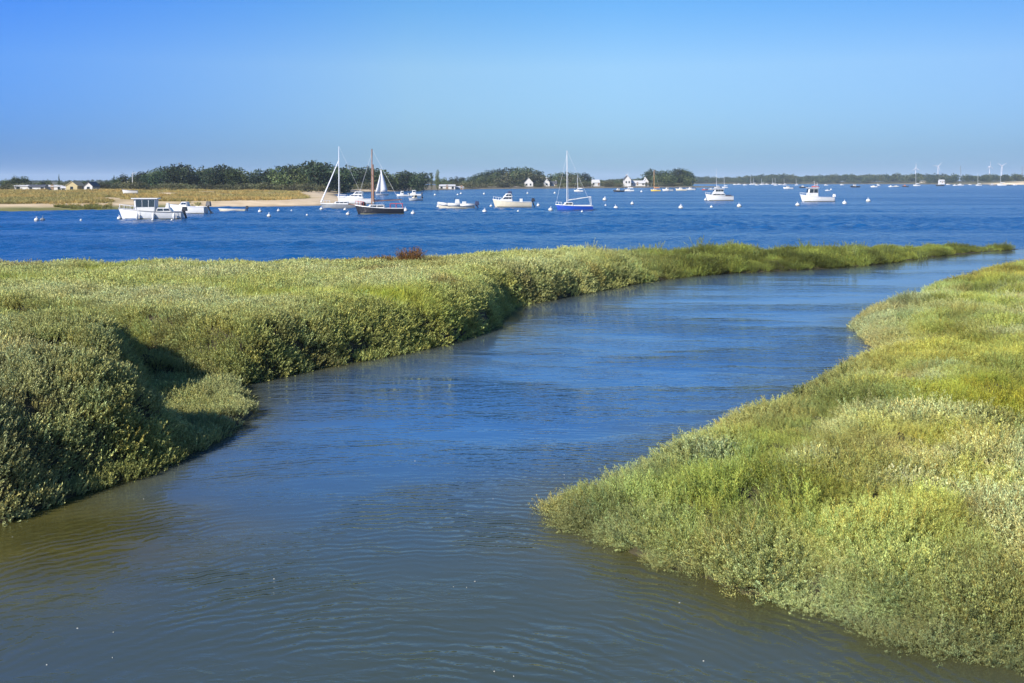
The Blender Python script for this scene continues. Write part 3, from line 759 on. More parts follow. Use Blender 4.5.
# outlines of the wooded ridges: bearing px -> row of the tree tops
def prof(pts, px):
    return float(np.interp(px, [p[0] for p in pts], [p[1] for p in pts]))
TREETOPS = [(-160, 182), (-60, 181), (0, 179.3), (10, 178), (25, 178), (32, 180.3), (56, 180), (75, 182.5), (105, 182), (112, 179), (124, 176), (132, 174.5), (150, 172), (163, 167), (180, 164.5), (192, 166), (196, 170), (201, 167.5),
        (212, 167), (222, 166), (231, 166.5), (241, 168), (247, 174), (255, 171), (268, 169), (280, 166.5), (300, 164.5), (318, 162), (330, 163), (343, 167), (362, 167), (378, 169), (390, 168.5), (397, 174), (403, 169), (410, 171), (420, 174), (431, 174), (436, 178), (446, 178.5), (470, 179)]
SPOT = [(-400, 16, 'left of the small white sheds'), (16, 50, 'behind the small white sheds'), (50, 100, 'behind the yellow gabled house'), (100, 122, 'beside the boat laid up on the dune'),
        (122, 165, 'above the white wheelhouse cruiser'), (165, 215, 'above the open white motorboat'), (215, 250, 'above the low tender'), (250, 300, 'above the empty sand beach'),
        (300, 345, 'above the grey sloop'), (345, 395, 'above the black hulled cutter'), (395, 436, 'above the three anchored motorboats'), (436, 476, 'behind the long white boathouse')]
def spot(px):
    for a, b, s in SPOT:
        if a <= px < b: return s
    return 'on the far low shore'
LOOK = {'pine': 'dark flat crowned pine', 'broadleaf_tree': 'mid green round headed tree', 'cypress': 'dark pointed conifer', 'poplar': 'pale green columnar poplar', 'shrub': 'low olive shrub'}
p = -150
while p < 432:
    t = prof(TREETOPS, p)+random.choice((random.uniform(-1.2, .2), random.uniform(0, 1.5), random.uniform(1, 3.2)))
    gap = 62 < p < 104
    kd = random.choice(['pine', 'pine', 'broadleaf_tree']) if 100 < p < 410 else random.choice(['broadleaf_tree', 'broadleaf_tree', 'pine'])
    d = random.uniform(345, 372) if p < 345 else random.uniform(408, 440)
    tree(kd, p, t, d, '%s %s' % (LOOK[kd], spot(p)), 'trees of the left wood', random.uniform(.95, 1.45) if not gap else 1.6)
    p += random.uniform(6.5, 13) if not gap else random.uniform(5, 8)
p = -140
while p < 430:                                        # second row, filling the gaps
    t = prof(TREETOPS, p)+random.uniform(1.5, 4.5)
    kd = random.choice(['pine', 'broadleaf_tree'])
    d = random.uniform(322, 340) if p < 345 else 402+random.uniform(0, 6)
    tree(kd, p, t, d, 'shorter %s %s' % ({'pine': 'dark pine', 'broadleaf_tree': 'green bushy tree'}[kd], spot(p)), 'shorter trees of the left wood', 1.25)
    p += random.uniform(9, 15)
p = -150
while p < 440:
    d = random.uniform(300, 318) if p < 340 else random.uniform(392, 402)
    x = (p-512)*d/F
    if land_z(x, d) > .5:
        tree('shrub', p, 181+random.uniform(2.2, 5.5), d, 'low olive shrub at the wood edge %s' % spot(p), 'shrubs along the left wood', 1.2)
    p += random.uniform(6, 13)
tree('cypress', 59, 176.3, 330, 'tall pointed conifer rising behind the white shed roofs', None, .55)
tree('cypress', 114, 177.5, 318, 'dark broad conifer just left of the wood, by the laid up boat', None, 1.0)
tree('cypress', 88, 181.5, 330, 'small dark conifer behind the white gabled house', None, .9)
tree('poplar', 437.5, 171.5, 452, 'pale columnar poplar standing at the right end of the wood', None, .9)
tree('poplar', 431.5, 174, 455, 'slim pale poplar left of the tall columnar one', None, .7)

# island-like clumps to the right
MID = [(436, 178.5), (450, 178), (470, 178), (476, 175.5), (482, 173), (492, 171), (505, 169), (518, 168), (530, 168.5), (537, 171), (543, 176), (549, 175), (556, 174), (564, 173.5), (575, 173.5), (586, 174.5), (591, 178), (596, 181)]
p = 438
while p < 592:
    hill = 476 < p < 542
    kd = 'pine' if hill and random.random() < .8 else random.choice(['broadleaf_tree', 'pine', 'broadleaf_tree'])
    wh = 'on the domed clump left of the white gabled cottages' if hill else ('between the boathouse and the domed clump' if p < 477 else 'in the rounded clump behind the blue sailboat mast')
    tree(kd, p, prof(MID, p)+random.uniform(-.2, .8), random.uniform(655, 690), '%s %s' % (LOOK[kd], wh), 'trees of the middle shore', 1.1)
    p += random.uniform(5, 7.5)
p = 440
while p < 592:
    tree(random.choice(['broadleaf_tree', 'shrub', 'broadleaf_tree']), p, prof(MID, p)+random.uniform(3, 6.5), random.uniform(625, 648), 'low bushy tree in the front row of the middle shore', 'front row trees of the middle shore', 1.5)
    p += random.uniform(5, 8)
p = 596
while p < 648:
    tree('broadleaf_tree' if random.random() < .6 else 'shrub', p, 178.3+random.uniform(0, 2.2) if p > 624 else 180.5+random.uniform(0, 2), random.uniform(675, 700), 'low green tree around the white tall gabled house', 'trees around the tall gabled house', 1.5)
    p += random.uniform(4.5, 7)
p = 440
while p < 694:                                        # thicket close to the waterline of the middle shore
    dsh = float(np.interp(p, [440, 470, 540, 600, 650, 690], [455, 500, 540, 562, 620, 632]))+random.uniform(12, 26)
    if not any(a < p < b_ for a, b_ in ((439, 463), (522, 535), (542, 557), (591, 600), (622, 649), (683, 691))):
        tree('shrub', p, random.uniform(183.2, 185.2), dsh, 'low olive shrub close to the waterline of the middle shore', 'shrubs along the middle shore', 1.4)
    p += random.uniform(3, 6.5)
RCL = [(645, 176), (649, 170.5), (653, 169.5), (658, 172), (664, 172), (670, 170.5), (676, 169.5), (684, 169.8), (689, 172), (692, 177)]
p = 647
while p < 692:
    kd = random.choice(['pine', 'broadleaf_tree', 'pine'])
    tree(kd, p, prof(RCL, p)+random.uniform(-.2, .6), random.uniform(690, 706), '%s in the clump behind the yellow hulled sailboat' % LOOK[kd], 'trees behind the yellow sailboat', 1.0)
    p += random.uniform(4.5, 6)
p = 648
while p < 694:
    tree('broadleaf_tree', p, prof(RCL, p)+random.uniform(4, 7), random.uniform(676, 686), 'low bushy tree at the foot of the clump behind the yellow sailboat', 'low trees behind the yellow sailboat', 1.6)
    p += random.uniform(5, 7)

# the wood along the far shore reads as one mass: one object
FSRC = bpy.data.collections.new('far_crown_kinds')
FARM = leaf_mat('far_wood_foliage', .1)
fk = []
for i in range(4):
    m_ = crown_mesh('far_crown', rblobs(7, 2.6, 2.2, 5.2, 2.2, .9)+[(0, 0, 6, 2.0, 1.6)], 420, .8, FARM)
    o = bpy.data.objects.new('far_crown_kind_%d' % i, m_); FSRC.objects.link(o); fk.append(i)
n = 3600; x = rng.uniform(-900, 1500, n); t = rng.uniform(0, 1, n)**1.5*170
clear = sst(535, 560, x)*(1-sst(640, 660, x))
t = t+5+55*sst(520, 560, x)
y = shore_y(x)+t; z = np.minimum(far_z(x, t), np.maximum(t*.2, .5))
hgt = (.45+.9*sst(100, 260, x))*(6.0+2.6*fbm(x, x*0, 90, 111)+3.0*fbm(x, x*0+7, 30, 113)+2.4*sst(330, 360, x)*(1-sst(560, 640, x)))*rng.uniform(.75, 1.15, n)*(.6+.4*np.clip((t-5)/50, 0, 1))
s = np.clip(hgt, 2.0, 15)/8.0
T = jitter(np.where(rng.uniform(0, 1, (n, 1)) < .55, np.array((.040, .060, .028)), np.array((.062, .078, .032))), .15)
cover('far_wood', np.stack([x, y, z-.3], 1), np.tile((0, 0, 1.), (n, 1)), np.stack([s*1.35, s*1.35, s], 1), rng.choice(fk, n), T, FSRC, 'hazy continuous wood along the far shore of the bay', 'distant wood')

# ------------------------------------------------------------------ buildings
def house(name, px, base, d, L, W, wh, rh, wallm, roofm, label, rz=0.0, windows=2, chimney=True, door=True, gable_front=False, z=None):
    x = (px-512)*d/F
    if z is None: z = CAM_H-(base-HOR)*d/F
    r = empty(name, (x, d, z), rz+(pi/2 if gable_front else 0))
    b = MB(); hl, hw = L/2, W/2
    b.loft([[(xx, -hw, -1.5), (xx, hw, -1.5), (xx, hw, wh), (xx, 0, wh+rh), (xx, -hw, wh)] for xx in (-hl, hl)])
    b.build('wall', wallm, r)
    rb = MB(); e = .3; k = rh/hw
    for s in (-1, 1):
        a = (s*(hw+e), wh-k*e); c = (0, wh+rh)
        rb.loft([[(xx, a[0], a[1]+.02), (xx, c[0], c[1]+.02), (xx, c[0], c[1]+.2), (xx, a[0], a[1]+.2)] for xx in (-hl-.2, hl+.2)])
    ro = rb.build('roof', roofm, r)
    if chimney:
        cb = MB(); cb.block((hl-.5, 0, wh+rh+.1), (.55, .75, 1.1)); cb.block((hl-.5, 0, wh+rh+.68), (.65, .85, .12)); cb.build('chimney', wallm, ro)
    def opening(nm, cx, cz, w_, h_, front):
        ob = MB(); fr_ = MB()
        if front: ob.block((-hl-.03, cx, cz), (.08, w_, h_)); fr_.block((-hl-.03, cx, cz-h_/2-.08), (.18, w_+.2, .12))
        else: ob.block((cx, -hw-.03, cz), (w_, .08, h_)); fr_.block((cx, -hw-.03, cz-h_/2-.08), (w_+.2, .18, .12))
        o = ob.build(nm, GLASS if nm == 'window' else TEAK, r)
        if nm == 'window': fr_.build('sill', CONC, o)
    # long-side openings face -Y; a gable turned to the bay carries its own
    ws = np.linspace(-hl*.7, hl*.7, windows) if windows > 1 else ([-hl*.4] if windows else [])
    for i, wx_ in enumerate(ws):
        if door and i == len(ws)//2 and windows > 1: opening('door', wx_, 1.05, 1.0, 2.1, False)
        else: opening('window', wx_, wh*.58, 1.0, 1.15, False)
    if gable_front:
        r.rotation_euler[2] = rz+pi/2
        for yy in ((-W*.22, W*.22) if W > 4 else (0,)): opening('window', yy, wh*.58, .9, 1.1, True)
    if d < 310: r.scale = (.88, .88, .88)
    return tag(r, label, 'house')
house('shed', 23, 191, 300, 4.6, 3, 1.6, .25, WALLW, ROOFW, 'small white flat roofed shed at the left edge of the dune', 0, 1, False, False)
house('shed', 38.5, 191, 300, 5.4, 3, 1.4, .5, PALEGREY, SLATE, 'low dark roofed shed between the two white sheds', 0, 2, False, False)
house('bungalow', 54.5, 191, 302, 6.6, 4, 1.5, .35, WALLW, ROOFW, 'long white bungalow with a pale roof left of the yellow house', .05, 3, False)
house('shed', 66.5, 191.3, 300, 2.6, 2.6, 1.1, .4, WALLW, ROOFW, 'little white shed just left of the yellow gabled house', 0, 1, False, False)
house('gabled_house', 75.5, 191.5, 298, 6, 3.7, 1.9, 1.3, WALLY, paint('yellow_roof', (.32, .27, .15), .8), 'pale yellow house with a broad gable', 0, 0, False, False, True)
house('bungalow', 84.5, 191.5, 300, 3.4, 3, 1.4, .4, WALLW, ROOFW, 'low white wing between the yellow house and the white gable', 0, 1, False, False)
house('gabled_house', 92, 191.5, 298, 6, 2.7, 1.8, 1.2, WALLW, SLATE, 'white house with a steep gable right of the yellow house', 0, 0, False, False, True)
house('boathouse', 447, 189.3, 482, 7.5, 5, 1.5, .6, WALLW, ROOFW, 'long white boathouse at the water edge, left part of the pair', .08, 3, False)
house('boathouse', 457.5, 189.6, 486, 5.2, 5, 1.0, .4, WALLW, ROOFW, 'lower white boathouse touching the right end of the long one', .08, 2, False)
house('cottage', 528.5, 187, 622, 9, 5.4, 2.6, 3.0, WALLW, SLATE, 'white cottage with a steep gable in front of the domed trees', 0, 0, True, False, True)
house('cottage', 546.5, 186.6, 630, 8, 3.6, 2.6, 2.4, WALLW, SLATE, 'small white gabled cottage right of the domed trees', 0, 0, True, False, True)
house('cottage', 553, 186.8, 632, 4.6, 4, 1.8, 1.5, WALLW, SLATE, 'low slate roofed annexe touching the small white cottage', 0, 2, True)
house('cottage', 595.5, 185.5, 640, 4.6, 4.5, 1.9, 1.6, WALLW, ROOFW, 'white cottage alone at the end of the rounded tree clump', .1, 2, False)
house('tall_house', 627, 185.3, 655, 8, 4.2, 3.6, 2.6, WALLW, SLATE, 'tall white gabled house on the middle shore', 0, 0, True, False, True)
house('long_house', 637, 185.2, 657, 10, 5, 1.4, 1.4, WALLW, ROOFW, 'long low white house right of the tall gabled house', .0, 3, False)
house('cottage', 645.5, 185, 659, 6, 3.0, 2.2, 2.2, WALLW, ROOFW, 'white gabled cottage at the right end of the long low house', 0, 0, True, False, True)
house('waterside_house', 687, 184.2, 690, 6.5, 4, 1.7, 1.0, WALLW, ROOFW, 'pale house at the right foot of the tree clump', .0, 2, False)
house('waterside_house', 941.5, 181.6, 1245, 6, 5, 2.6, 1.3, WALLW, ROOFW, 'bright white house standing on the far shore beach', 0, 3, False, z=1.6)
house('waterside_house', 924, 181.6, 1290, 10, 6, 1.8, 1.0, CREAM, ROOFW, 'cream low house on the far shore left of the bright white one', 0, 3, False, z=2.4)

# stony walls and slips along the middle shore
for px, wpx, lab in ((487, 20, 'pale stone sea wall left of the white gabled cottages'), (512, 16, 'short pale stone slipway below the domed trees')):
    x, y = g(px, 188.1); b = MB()
    L = wpx*y/F; b.loft([[(xx, -1.2, -.6), (xx, 1.0, -.6), (xx, .7, 1.2+.15*sin(i*1.7)), (xx, -.6, 1.1+.15*cos(i*2.1))] for i, xx in enumerate(np.linspace(-L/2, L/2, 8))])
    tag(b.build('sea_wall', CONC, loc=(x, y+4, 0)), lab, 'sea wall')

# ------------------------------------------------------------------ wind turbines
def turbine(px, hub_row, d, ang, label, yaw):
    x = (px-512)*d/F; zh = CAM_H-(hub_row-HOR)*d/F; r = empty('wind_turbine', (x, d, 2.0), yaw)
    h = zh-2
    b = MB(); b.tube((0, 0, -2), (0, 0, h), .95, .6, 14); b.build('tower', TURB, r)
    b = MB(); b.block((0, .6, h+.5), (1.7, 4.4, 1.7)); b.build('nacelle', TURB, r)
    b = MB(); b.ball((0, -2.0, h+.5), .9); b.build('hub', TURB, r)
    for k in range(3):
        a = radians(ang+120*k); b = MB(); R = 11.5; rings = []
        for t, c in ((.04, .9), (.15, 1.5), (.5, 1.0), (1, .25)):
            rr = R*t; rings.append([(cos(a)*rr-sin(a)*u*c*.48, -2.1+v*c*.16, h+.5+sin(a)*rr+cos(a)*u*c*.48) for u, v in ((-1, 0), (0, -1), (1, 0), (0, 1))])
        b.loft(rings); b.build('blade', TURB, r)
    return tag(r, label, 'wind turbine', 'wind turbines beyond the far shore')
turbine(915.7, 168.5, 2150, 90, 'white wind turbine farthest left with one blade straight up', 0)
turbine(938.0, 166.6, 2150, 50, 'white wind turbine second from left, one blade pointing up right', 0)
turbine(989.6, 166.8, 2150, 88, 'white wind turbine third from left, left one of the close right pair', .3)
turbine(1001.8, 166.0, 2150, 33, 'white wind turbine farthest right with blades in a wide Y', 0)
# thin masts ashore
for px, top, d, lab in ((960.5, 167, 1400, 'thin dark lattice mast above the far wood'), (1022, 168, 1150, 'dark lattice mast at the right edge above the sand')):
    x = (px-512)*d/F; h = CAM_H-(top-HOR)*d/F; b = MB()
    for sx, sy in ((-1, -1), (1, -1), (0, 1)): b.tube((sx*.9, sy*.9, 0), (sx*.2, sy*.2, h), .16, .1, 5)
    for i in range(10): z0 = h*i/10; q = .9-.7*i/10; b.tube((-q, -q, z0), (q, -q, z0+h/10), .08, .08, 4); b.tube((q, -q, z0), (0, q, z0+h/10), .08, .08, 4)
    tag(b.build('lattice_mast', GREYH, loc=(x, d, 1.8)), lab, 'mast')
x, d = (132.5-512)*318/F, 318
b = MB(); b.tube((0, 0, -.5), (0, 0, 5.6), .13, .09, 8); b.tube((0, 0, 5.2), (.9, 0, 5.5), .05, .04, 6); b.block((1.0, 0, 5.5), (.5, .2, .12))
tag(b.build('lamp_post', PALEGREY, loc=(x, d, land_z(x, d))), 'thin grey lamp post before the left end of the wood', 'lamp post')

# ------------------------------------------------------------------ boats
def at_bow(L): return lambda f: L/2-f*L                  # fraction from the bow -> local x (the bow points to +x)
def hull_rings(L, B, fb, draft, rise=.35, transom=.78, rake=.55, n=15, full=2.2):
    rings = []
    for i in range(n):
        t = i/(n-1)
        hb = B/2*(transom+(1-transom)*sin(min(t/.45, 1)*pi/2))*max(.03, 1-max(0, (t-.42)/.58)**full)
        sh = fb*(1+rise*max(0, (t-.15)/.85)**1.8)
        kz = -draft*(1-max(0, (t-.55)/.45)**2)
        x = L*(t-.5); half = []
        for yy, zz in ((1, sh), (1.0, sh*.86), (.97, sh*.5), (.90, sh*.12), (.78, -draft*.25), (.42, kz*.75), (0, kz)):
            zz = max(zz, kz); u = (zz-kz)/(sh-kz+1e-6)
            half.append((x-rake*t**4*(1-u)*L*.12, hb*yy, zz))
        rings.append(half+[(a, -b_, c) for a, b_, c in half[-2::-1]])
    return rings
def boat_base(name, px, py, Lpx, Bk=.36, fb=None, mat=WHITE, rz=0.0, d_shift=0, draft=None, rise=.35, transom=.78, deckm=WHITE, strake=None, z=0, detail=True, full=2.2):
    x, y, _ = ground(px, py, z); L = Lpx*y/F/cos(rz)*(1-.12*abs(sin(rz))); B = L*Bk
    fb = fb or L*.13; draft = draft or L*.06
    r = empty(name, (x, y, z), pi+rz)                   # the tide swings every bow to the left
    R = hull_rings(L, B, fb, draft, rise, transom, full=full)
    b = MB(); b.loft(R, cap=False, closed=False); b.add(R[0], [tuple(range(len(R[0])))])
    h = b.build('hull', mat, r, True)
    for poly in h.data.polygons:
        if len(poly.vertices) > 4: poly.use_smooth = False
    dk = MB(); vs_ = []
    for q in R:
        a, c = q[0], q[-1]; vs_.append([(a[0], a[1]*.97, a[2]-.03), (a[0], 0, a[2]+.02), (c[0], c[1]*.97, c[2]-.03)])
    dk.loft(vs_, cap=False, closed=False); dk.build('deck', deckm, r)
    if detail:
        st = MB()
        for s in (0, -1):
            pts = [(q[s][0], q[s][1]*1.01, q[s][2]-.02) for q in R]; st.path(pts, L*.006+.012)
        st.build('rub_rail', strake or PALEGREY, r)
        wl = MB(); rr = []
        for q in R[:-1]:
            rr.append([(q[3][0], q[3][1]*1.012, q[3][2]+.01), (q[4][0], q[4][1]*1.02, q[4][2])])
        for s in (1, -1): wl.loft([[(a, b_*s, c) for a, b_, c in k2] for k2 in rr], cap=False, closed=False)
        wl.build('waterline_stripe', ALGAE, r)
    return r, L, B, fb
def sheer(L, fb, f, rise=.35):
    t = 1-f; return fb*(1+rise*max(0, (t-.15)/.85)**1.8)
def outboard(r, L, fb, m=MOTOR, y=0, k=1.0, tilt=.35):
    x = -L/2-.16*k
    b = MB(); b.block((x-.08*k, y, fb+.30*k), (.52*k, .34*k, .46*k), .06*k, .05*k, .3); o = b.build('outboard_motor', m, r)
    b = MB(); b.tube((x, y, fb+.1*k), (x-tilt*k, y, -.25*k), .085*k, .06*k); b.block((x-tilt*k, y, -.25*k), (.3*k, .1*k, .12*k)); b.build('lower_unit', m, o)
def cabin(r, L, B, f0, f1, z0, z1, w0=.72, w1=.6, rf=.35, rb=.05, mat=WHITE, glass=True, posts=3, roof=False, name='cabin', band=(.45, .86)):
    """deckhouse between fractions f0 (front) .. f1 (aft) of the length, with a row of dark panes"""
    X = at_bow(L); x1, x0 = X(f0), X(f1)
    b = MB(); b.trunkbox(x0, x1, B*w0, B*w1, z0, z1, rf, rb); c = b.build(name, mat, r)
    if glass:
        def wy_(z): u = (z-z0)/(z1-z0); return B*(w0+(w1-w0)*u)/2
        za, zb = z0+(z1-z0)*band[0], z0+(z1-z0)*band[1]
        ua, ub = band
        n = posts; g0, g1 = .12, .06
        for s in (-1, 1):
            for i in range(n):
                def xx(t, u): a = x0+rb*u+g0; e = x1-rf*u-.18; return a+(e-a)*t
                t0, t1 = (i+.06)/n, (i+.94)/n
                m = MB(); o = .015*s
                ring = [(xx(t0, ua), s*wy_(za)+o, za), (xx(t1, ua), s*wy_(za)+o, za), (xx(t1, ub), s*wy_(zb)+o, zb), (xx(t0, ub), s*wy_(zb)+o, zb)]
                m.loft([[(a, q-.05*s, z) for a, q, z in ring], ring]); m.build('window', GLASS, c)
        m = MB(); hw = B*w0/2*.6
        ring = [(x1-rf*ua+.02, -hw, za), (x1-rf*ua+.02, hw, za), (x1-rf*ub+.02, hw*.95, zb), (x1-rf*ub+.02, -hw*.95, zb)]
        m.loft([[(a-.06, q, z) for a, q, z in ring], ring]); m.build('windscreen', GLASS, c)
    if roof:
        m = MB(); m.block(((x0+rb+x1-rf)/2, 0, z1+.05), (x1-rf-x0-rb+.5, B*w1+.22, .1), .04, .04); m.build('roof', mat, c)
    return c
def rail(r, L, B, fb, f0, f1, h=.5, n=5, rise=.35, m=ALLOY):
    X = at_bow(L); b = MB()
    for s in (-1, 1):
        pts = []
        for i in range(n):
            f = f0+(f1-f0)*i/(n-1); t = 1-f
            hb = B/2*max(.03, 1-max(0, (t-.42)/.58)**2.2)*.92; z = sheer(L, fb, f, rise)
            b.tube((X(f), s*hb, z-.04), (X(f), s*hb, z+h), .018, .018, 5); pts.append((X(f), s*hb, z+h))
        b.path(pts, .02, 5)
    b.tube((X(f0), B*.02, sheer(L, fb, f0, rise)+h), (X(f0), -B*.02, sheer(L, fb, f0, rise)+h), .02, .02, 5)
    b.build('bow_rail', m, r)
def fender(r, x, y, z, m=WHITE):
    b = MB(); b.ball((x, y, z), .15, 10, 8, 2.2); b.tube((x, y, z+.3), (x, y*.97, z+.75), .015, .015, 5); b.build('fender', m, r)
def mast(r, L, f, h, z0, rad=.07, m=ALLOY, lean=0.0, stays=True, spreader=True, fb=.6, B=2.0, forestay=True):
    X = at_bow(L); x = X(f)
    b = MB(); rad *= .82; b.tube((x, 0, z0-.1), (x-lean, 0, h), rad, rad*.7, 10); mo_ = b.build('mast', m, r)
    if spreader:
        b = MB(); zz = z0+(h-z0)*.55; b.tube((x-lean*.5, -B*.28, zz), (x-lean*.5, B*.28, zz), .03, .03, 6); b.build('spreader', m, mo_)
    if stays:
        b = MB()
        for s in (-1, 1): b.tube((x-lean*.9, 0, h*.96), (x-.15, s*B*.44, fb), .012, .012, 4)
        b.tube((x-lean, 0, h), (-L/2+.1, 0, fb), .012, .012, 4)
        if forestay: b.tube((x-lean*.9, 0, h*.95), (L/2-.05, 0, fb*1.3), .014, .014, 4)
        b.build('stay', ALLOY, r)
    return x
def boom(r, x0, z0, x1, z1, rad=.05, m=ALLOY, cover=None, cr=.13):
    b = MB(); b.tube((x0, 0, z0), (x1, 0, z1), rad, rad*.8, 8); o = b.build('boom', m, r)
    if cover:
        b = MB(); rings = []
        for i in range(7):
            t = i/6; q = cr*(1-.45*t)*(.8+.2*sin(i*2.3)); cx = x0+(x1-x0)*(.02+.94*t); cz = z0+(z1-z0)*t+q*.9
            rings.append([(cx, cos(a)*q*.7, cz+sin(a)*q) for a in np.linspace(0, 2*pi, 9)[:-1]])
        b.loft(rings); b.build('furled_sail', cover, o)
    return o

# 1 white cabin cruiser with a tall wheelhouse, nearest boat on the left
r, L, B, fb = boat_base('cabin_cruiser', 150.5, 219.2, 62, .34, .78, WHITE, radians(8), rise=.55, strake=GREYH)
cabin(r, L, B, .27, .60, .80, 2.12, .66, .60, -.12, -.05, posts=3, roof=True, name='wheelhouse', band=(.38, .93))
cabin(r, L, B, .58, .86, .75, 1.22, .62, .52, .1, .3, posts=2, name='aft_cabin', band=(.3, .8))
b = MB(); b.block((-L*.27, 0, 1.30), (.5, .5, .8), .1, .1, .25); b.build('helm_seat', WHITE, r)
rail(r, L, B, fb, .02, .28, .38, 5, .55); outboard(r, L, fb, MOTOR, .25, .95); outboard(r, L, fb, MOTOR, -.3, .95)
b = MB(); b.path([(L*.42, -B*.22, .82), (L*.3, -B*.40, .70), (0, -B*.49, .58), (-L*.3, -B*.48, .55), (-L*.48, -B*.41, .55)], .05, 6); b.build('hull_stripe', GREYH, r)
for f in (.33, .58, .90): fender(r, at_bow(L)(f), B*.50+.1, .35)
for f in (.36, .62, .90): fender(r, at_bow(L)(f), -B*.50-.1, .35)
tag(r, 'white cabin cruiser with a tall dark windowed wheelhouse, nearest the left beach', 'motorboat')
# 2 open motorboat behind it
r, L, B, fb = boat_base('open_motorboat', 187, 213.6, 40, .38, .85, WHITE, radians(-6), rise=.4)
cabin(r, L, B, .28, .55, .85, 1.45, .6, .48, .5, .1, posts=2, name='cuddy'); outboard(r, L, fb, MOTOR, 0, 1.25, .5)
tag(r, 'white open motorboat with a big dark outboard behind the wheelhouse cruiser', 'motorboat')
# 3 long low tender
r, L, B, fb = boat_base('tender', 232, 211.2, 27, .26, .28, CREAM, radians(3), rise=.3, deckm=TEAK); outboard(r, L, fb, MOTOR, 0, .8)
tag(r, 'long low cream tender with a dark outboard off the beach', 'small boat')
# 4 laid-up boat on the dune
zb = 1.15
x, y, _ = ground(130, 193.5, zb)
r, L, B, fb = boat_base('laid_up_boat', 130, 193.6, 15, .34, .62, WHITE, radians(10), rise=.35, z=zb+.32, strake=NAVY)
b = MB(); b.block((0, 0, -.2), (L*.6, .8, .3)); b.build('cradle', TEAK, r)
tag(r, 'white motorboat laid up ashore on the grassy dune', 'motorboat')
# 5 grey sloop with a furled headsail, close to the beach tip
r, L, B, fb = boat_base('sloop', 343.5, 208.6, 46, .30, .66, GREYH, radians(5), rise=.2, transom=.6, strake=WHITE)
cabin(r, L, B, .28, .62, .66, 1.02, .58, .48, .3, .1, posts=3)
mx_ = mast(r, L, .40, CAM_H+(HOR-146.5)*(CAM_H*F/27.6)/F, .9, .085, ALLOY, fb=fb, B=B, forestay=False)
b = MB(); h_ = CAM_H+(HOR-161)*(CAM_H*F/27.6)/F
b.tube((L/2-.12, 0, .95), (mx_+.06, 0, h_), .115, .05, 8); b.build('furled_headsail', SAIL, r)
boom(r, mx_-.05, 1.6, -L*.36, 1.7, .05, ALLOY, SAIL); rail(r, L, B, fb, .01, .2, .45, 4, .2)
tag(r, 'grey hulled sloop with a slanting furled headsail beside the beach tip', 'sailboat')
# 6 white motor cruiser behind the sloop
r, L, B, fb = boat_base('motor_cruiser', 356, 203.6, 38, .32, .85, WHITE, radians(-4), rise=.5)
cabin(r, L, B, .25, .72, .95, 1.62, .68, .55, .9, .3, posts=3); cabin(r, L, B, .42, .70, 1.6, 2.15, .5, .42, .5, .1, posts=2, name='flybridge', band=(.3, .8))
rail(r, L, B, fb, .02, .25, .45, 4, .5)
tag(r, 'white motor cruiser half hidden behind the grey sloop mast', 'motorboat')
# 7 black gaff cutter
r, L, B, fb = boat_base('gaff_cutter', 379.5, 214.2, 49, .30, .72, BLACK, radians(4), rise=.55, transom=.62, strake=WHITE, deckm=CREAM)
D7 = CAM_H*F/33.2
cabin(r, L, B, .26, .62, .78, 1.15, .52, .44, .2, .1, WHITE, posts=2, band=(.3, .8))
b = MB(); b.path([(L*.5-.2, 0, 1.10), (L*.5+.8, 0, 1.22)], .06, 8); b.build('bowsprit', WOOD, r)
mx_ = mast(r, L, .345, CAM_H+(HOR-149)*D7/F, .9, .12, WOOD, fb=fb, B=B)
b = MB(); b.tube((mx_-.18, 0, 1.5), (mx_-.14, 0, 6.0), .14, .07, 8); b.build('furled_sail', paint('tan_sailcloth', (.20, .10, .06), .8), r)
boom(r, mx_-.2, 1.55, -L*.46, 1.75, .06, WOOD, NAVY, .12)
rail(r, L, B, fb, .01, .18, .5, 4, .55, RED); b = MB()
for s in (-1, 1):
    for f in (.72, .84, .97): b.tube((L/2-f*L, s*B*.42, fb), (L/2-f*L, s*B*.42, fb+.55), .022, .022, 5)
    b.path([(L/2-f*L, s*B*.42, fb+.55) for f in (.72, .84, .97)], .022, 5)
b.build('stern_rail', RED, r)
b = MB(); b.ball((mx_+L*.17, -.25, 1.22), .28, 10, 7); b.build('anchor_ball', BLACK, r)
tag(r, 'black hulled cutter with a tall brown wooden mast', 'sailboat')
# 8 dinghy with hoisted pale sail beyond the cutter
r, L, B, fb = boat_base('sailing_dinghy', 381.5, 195.2, 12.5, .34, .4, WHITE, radians(35), rise=.2)
D8 = CAM_H*F/14.2
mx_ = mast(r, L, .42, CAM_H+(HOR-168)*D8/F, .4, .07, ALLOY, stays=False, spreader=False)
hm = CAM_H+(HOR-169)*D8/F
def sail(r, name, tri, m, belly=.25):
    b = MB(); n = 8; rows = []
    A, C, E = (Vector(q) for q in tri)                   # tack, clew, head
    for i in range(n+1):
        t = i/n*.97; a = A.lerp(E, t); c = C.lerp(E, t)+Vector((-.2*sin(t*pi), 0, 0))
        rows.append([a.lerp(c, k/5)+Vector((0, belly*sin(pi*k/5)*(1-t*.6), 0)) for k in range(6)])
    back = [[p_+Vector((0, -.015, 0)) for p_ in q[::-1]] for q in rows]
    b.loft([[tuple(v) for v in q]+[tuple(v) for v in k] for q, k in zip(rows, back)]); return b.build(name, m, r, True)
sail(r, 'mainsail', ((mx_-.08, 0, .9), (-L*.45, .3, .95), (mx_-.08, 0, hm)), SAIL, .35)
sail(r, 'jib', ((L*.48, 0, .7), (mx_+.1, -.3, .9), (mx_+.08, 0, hm*.82)), SAIL, .25)
tag(r, 'small dinghy under a hoisted grey white sail beyond the black cutter', 'sailboat')

